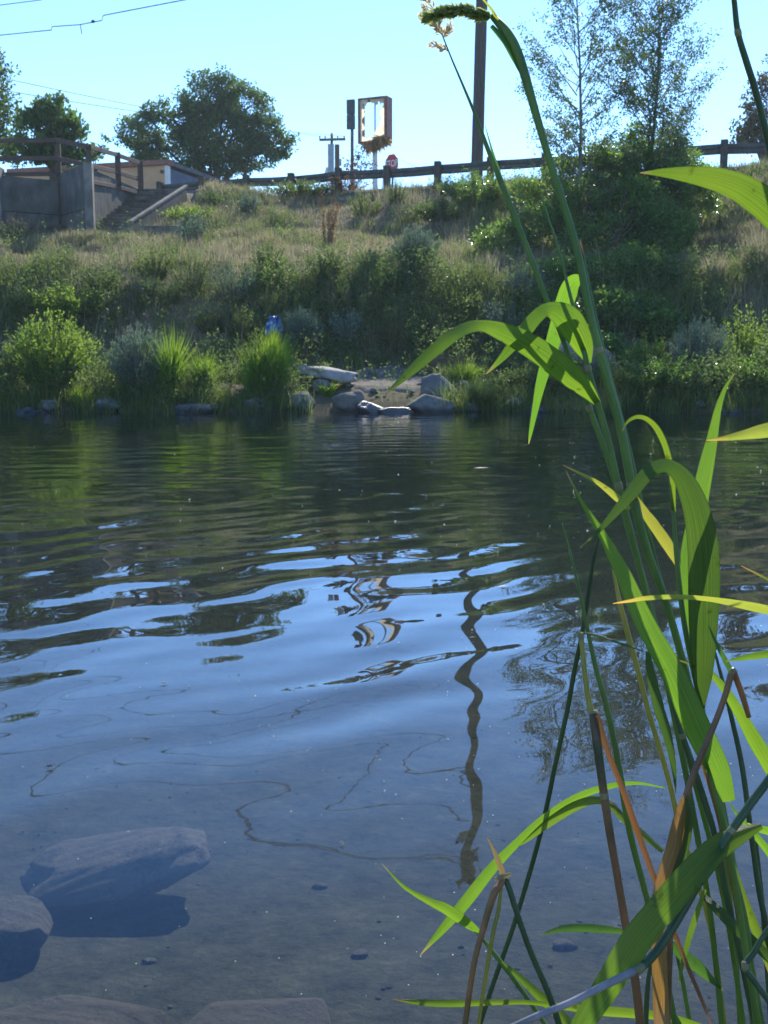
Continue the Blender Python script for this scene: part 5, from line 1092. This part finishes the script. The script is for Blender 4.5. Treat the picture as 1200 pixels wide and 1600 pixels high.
# --- snapped cane at lower left with its leaves
r16 = reed('snapped straw coloured cane with three prongs at lower left of the clump', 725, .84)
stem(r16, [(787, 1372, 11), (780, 1384, 12), (771, 1398, 13), (756, 1448, 11), (740, 1510, 10), (724, 1620, 10)], 'stem_rust', .84, .82, root=True)
leaf(r16, [(788, 1374, 12), (781, 1352, 10), (771, 1328, 6), (761, 1308, 1)], 10, 10, 'reed_straw', .84, .84, name='broken_tip')
leaf(r16, [(772, 1374, 6), (784, 1370, 9), (796, 1366, 7), (800, 1364, 2)], 20, 20, 'reed_straw', .835, .835, name='broken_collar')
stem(r16, [(783, 1388, 5), (778, 1425, 7), (770, 1460, 7), (758, 1531, 7), (749, 1590, 6), (746, 1620, 6)], 'stem_yellow', .835, .82, name='side_stem')
stem(r16, [(790, 1372, 10), (798, 1395, 10), (808, 1427, 10), (828, 1484, 10), (857, 1552, 11), (880, 1620, 11)], 'stem_dark', .84, .82, name='side_stem')
r17 = reed('low reed shoot with a pale twisted leaf pointing left', 850, .88)
stem(r17, [(742, 1452, 5), (776, 1495, 8), (807, 1536, 8), (846, 1592, 8), (866, 1625, 8)], 'stem', .88, .86, root=True)
leaf(r17, [(750, 1460, 10), (738, 1450, 18), (714, 1432, 21), (692, 1418, 18), (672, 1409, 12), (632, 1386, 6), (597, 1350, 1)], 45, -10, 'reed', .88, .84)
leaf(r17, [(784, 1502, 3), (815, 1530, 12), (849, 1562, 17), (888, 1600, 20), (905, 1625, 18)], -10, 10, 'reed', .87, .82)
r18 = reed('low flat blade lying almost level along the bottom edge', 1080, .80)
leaf(r18, [(1100, 1606, 12), (1045, 1590, 16), (990, 1584, 18), (942, 1580, 18), (888, 1574, 12), (833, 1567, 8), (787, 1566, 9), (709, 1568, 12), (657, 1566, 10), (614, 1561, 1)], 40, -10, 'reed', .80, .86)
leaf(r18, [(990, 1458, 6), (952, 1453, 12), (916, 1450, 14), (880, 1451, 11), (844, 1461, 1)], 20, -10, 'reed_dark', .82, .84)
stem(r18, [(992, 1457, 5), (1010, 1500, 7), (1040, 1560, 8), (1075, 1625, 8)], 'stem', .82, .80, root=True)
# --- right edge: stalk and blades coming from outside the frame
r19 = reed('dark stalk dropping into the frame at the top right corner', 1320, .70)
stem(r19, [(1140, -60, 7), (1147, 0, 8), (1153, 51, 9), (1167, 99, 10), (1182, 147, 10), (1200, 220, 10), (1220, 310, 10), (1245, 460, 11), (1270, 700, 11), (1295, 1000, 11), (1310, 1300, 12), (1320, 1620, 12)], 'stem_dark', .66, .70, nodes=((1153, 51, 11),), root=True)
r20 = reed('reed beyond the right edge sending broad blades into view', 1300, .62)
stem(r20, [(1290, 300, 9), (1285, 500, 10), (1280, 800, 11), (1285, 1100, 12), (1290, 1400, 12), (1300, 1620, 12)], 'stem', .62, .62, root=True)
leaf(r20, [(1288, 450, 14), (1250, 385, 40), (1212, 335, 47), (1172, 302, 44), (1130, 283, 36), (1084, 274, 26), (1040, 270, 14), (1000, 270, 1)], -10, 12, 'reed', .62, .58, fold=.2)
leaf(r20, [(1282, 690, 16), (1240, 664, 28), (1200, 672, 24), (1160, 680, 15), (1130, 685, 7), (1104, 688, 1)], 5, -5, 'reed_yellow', .62, .60)
leaf(r20, [(1282, 980, 16), (1240, 966, 26), (1200, 955, 26), (1160, 946, 20), (1110, 937, 12), (1060, 933, 10), (1010, 935, 9), (985, 939, 6), (958, 943, 1)], 62, 30, 'reed_yellow', .62, .64)
leaf(r20, [(1284, 1030, 12), (1240, 1018, 14), (1200, 1022, 13), (1167, 1027, 10), (1134, 1033, 1)], 10, 0, 'reed', .62, .64)
leaf(r20, [(1280, 960, 8), (1235, 925, 6), (1200, 905, 5), (1158, 884, 1)], 10, 0, 'reed_yellow', .62, .68)
r21 = reed('bent bluish stem at the right edge near the bottom', 1260, .62)
stem(r21, [(1250, 1400, 9), (1200, 1453, 9), (1178, 1488, 10), (1164, 1510, 11), (1180, 1535, 11), (1200, 1562, 11), (1260, 1640, 11)], 'stem_dark', .62, .60, nodes=((1164, 1510, 13),), root=True)
for k, (a, b, yy) in enumerate((([(1128, 1330, 5), (1140, 1400, 8), (1150, 1500, 9), (1158, 1625, 9)], 0, .9), ([(1020, 1490, 4), (1012, 1540, 8), (1008, 1625, 9)], 0, .74), ([(1052, 1470, 4), (1066, 1530, 7), (1082, 1625, 8)], 0, .92), ([(1180, 1300, 5), (1190, 1400, 8), (1198, 1500, 9), (1206, 1625, 9)], 0, .92))):
    rr = reed(('short stem behind the lower right leaves, right of the dry orange leaf', 'short stem rising at the foot of the dry orange leaf', 'short thin stem in the shade under the diagonal cane', 'faint stem at the right edge behind the bent bluish stem')[k], a[-1][0], yy)
    stem(rr, a, ('stem', 'stem_dark', 'stem', 'stem_dark')[k], yy, yy, root=True)

# ================================================================ THINGS AFLOAT
def onwater(px, py):
    v = 800 - py; fw = F * math.cos(PITCH) + v * math.sin(PITCH); up_ = v * math.cos(PITCH) - F * math.sin(PITCH); k = -CAMH / up_
    return Vector(((px - 600) * k, fw * k, 0))
fm = leafmat('glint_specks', (.45, .42, .36), (.6, .58, .5), (.7, .68, .62), .3, (.5, .5, .45), .7, .3)  # pale colour for floating specks that paint sun sparkles, mostly right of centre
n = 260; px = np.concatenate([rng.uniform(560, 1200, 190), rng.uniform(0, 600, 70)]); py = rng.uniform(690, 1560, n)
c = np.array([onwater(a, b) for a, b in zip(px, py)]); c[:, 2] = .004; Ls = rng.uniform(.0022, .0042, n) * np.clip(c[:, 1] * .7, 1.2, 6) * .8
tag(np_mesh('glint_specks', *leaf_cards(c, rng.normal(size=(n, 3)) * [1, 1, .15], Ls, Ls * .8), fm), 'tiny pale floating specks standing for sun sparkles on the water', 'specks', kind='stuff')
for k, (px, py, L, m) in enumerate(((752, 732, .16, 'reed_straw'), (786, 918, .06, 'reed_straw'), (738, 998, .028, 'reed_straw'), (256, 1069, .03, 'reed_straw'), (534, 1320, .012, 'reed_dry'))):
    o = onwater(px, py); mb = MB(); a = Vector((L, .3 * L, 0)); b = Vector((-.06 * L, .16 * L, 0)); z = Vector((0, 0, .006))
    mb.add([o - a / 2 + z, o + b + z * 1.4, o + a / 2 + z, o - b + z * 1.4, o + z * .9], [(0, 4, 1), (1, 4, 2), (2, 4, 3), (3, 4, 0)])
    me_o = mb.build('floating_leaf', solid('drift_leaf', [(.3, (.35, .30, .18)), (.7, (.5, .45, .3))], 20, .7, .3, .1, .001) if k == 0 else bpy.data.materials['drift_leaf'])
    tag(me_o, ('small pale leaf floating on the dark water below the landing', 'sliver of straw floating at the edge of the pole reflection', 'pale fleck floating on the pole reflection', 'pale willow leaf floating left of centre on the blue water', 'tiny brown leaf scrap floating near the foot of the pole reflection')[k], 'leaf')
# water strider
o = onwater(78, 1200); ws = thing('water_strider', 'small dark water strider resting on the surface at left', 'insect', o)
bmt = solid('insect_shell', [(.3, (.02, .015, .012)), (.7, (.06, .04, .03))], 40, .4, .5, .1, .0005)
mb = MB(); mb.tube([o + Vector((x, .2 * x, .006)) for x in (-.008, -.006, -.002, .004, .0075, .0095)], [.0006, .0017, .0021, .0019, .0014, .0005], 8); mb.build('body', bmt, ws, True)
for sx in (-.004, 0, .004):
    for sy in (-1, 1):
        mb = MB(); b = o + Vector((sx, 0, .006)); e = Vector((sx * 2.2, sy * .012, 0)); mb.tube([b, b + e * .5 + Vector((0, 0, .004)), b + e + Vector((0, 0, -.005))], .0005, 4); mb.build('leg', bmt, ws)

# ================================================================ THE AIR
hz_ = MB(); hz_.box((0, 570, 9.5), (830, 1290, 26))
hm, t, p = newmat('summer_haze'); t.nodes.remove(p)
pv = t.nodes.new('ShaderNodeVolumePrincipled'); pv.inputs['Color'].default_value = (.72, .88, 1, 1); pv.inputs['Density'].default_value = .00042; pv.inputs['Anisotropy'].default_value = .3
t.links.new(pv.outputs[0], t.nodes['Material Output'].inputs['Volume'])
tag(hz_.build('haze', hm), kind='stuff')
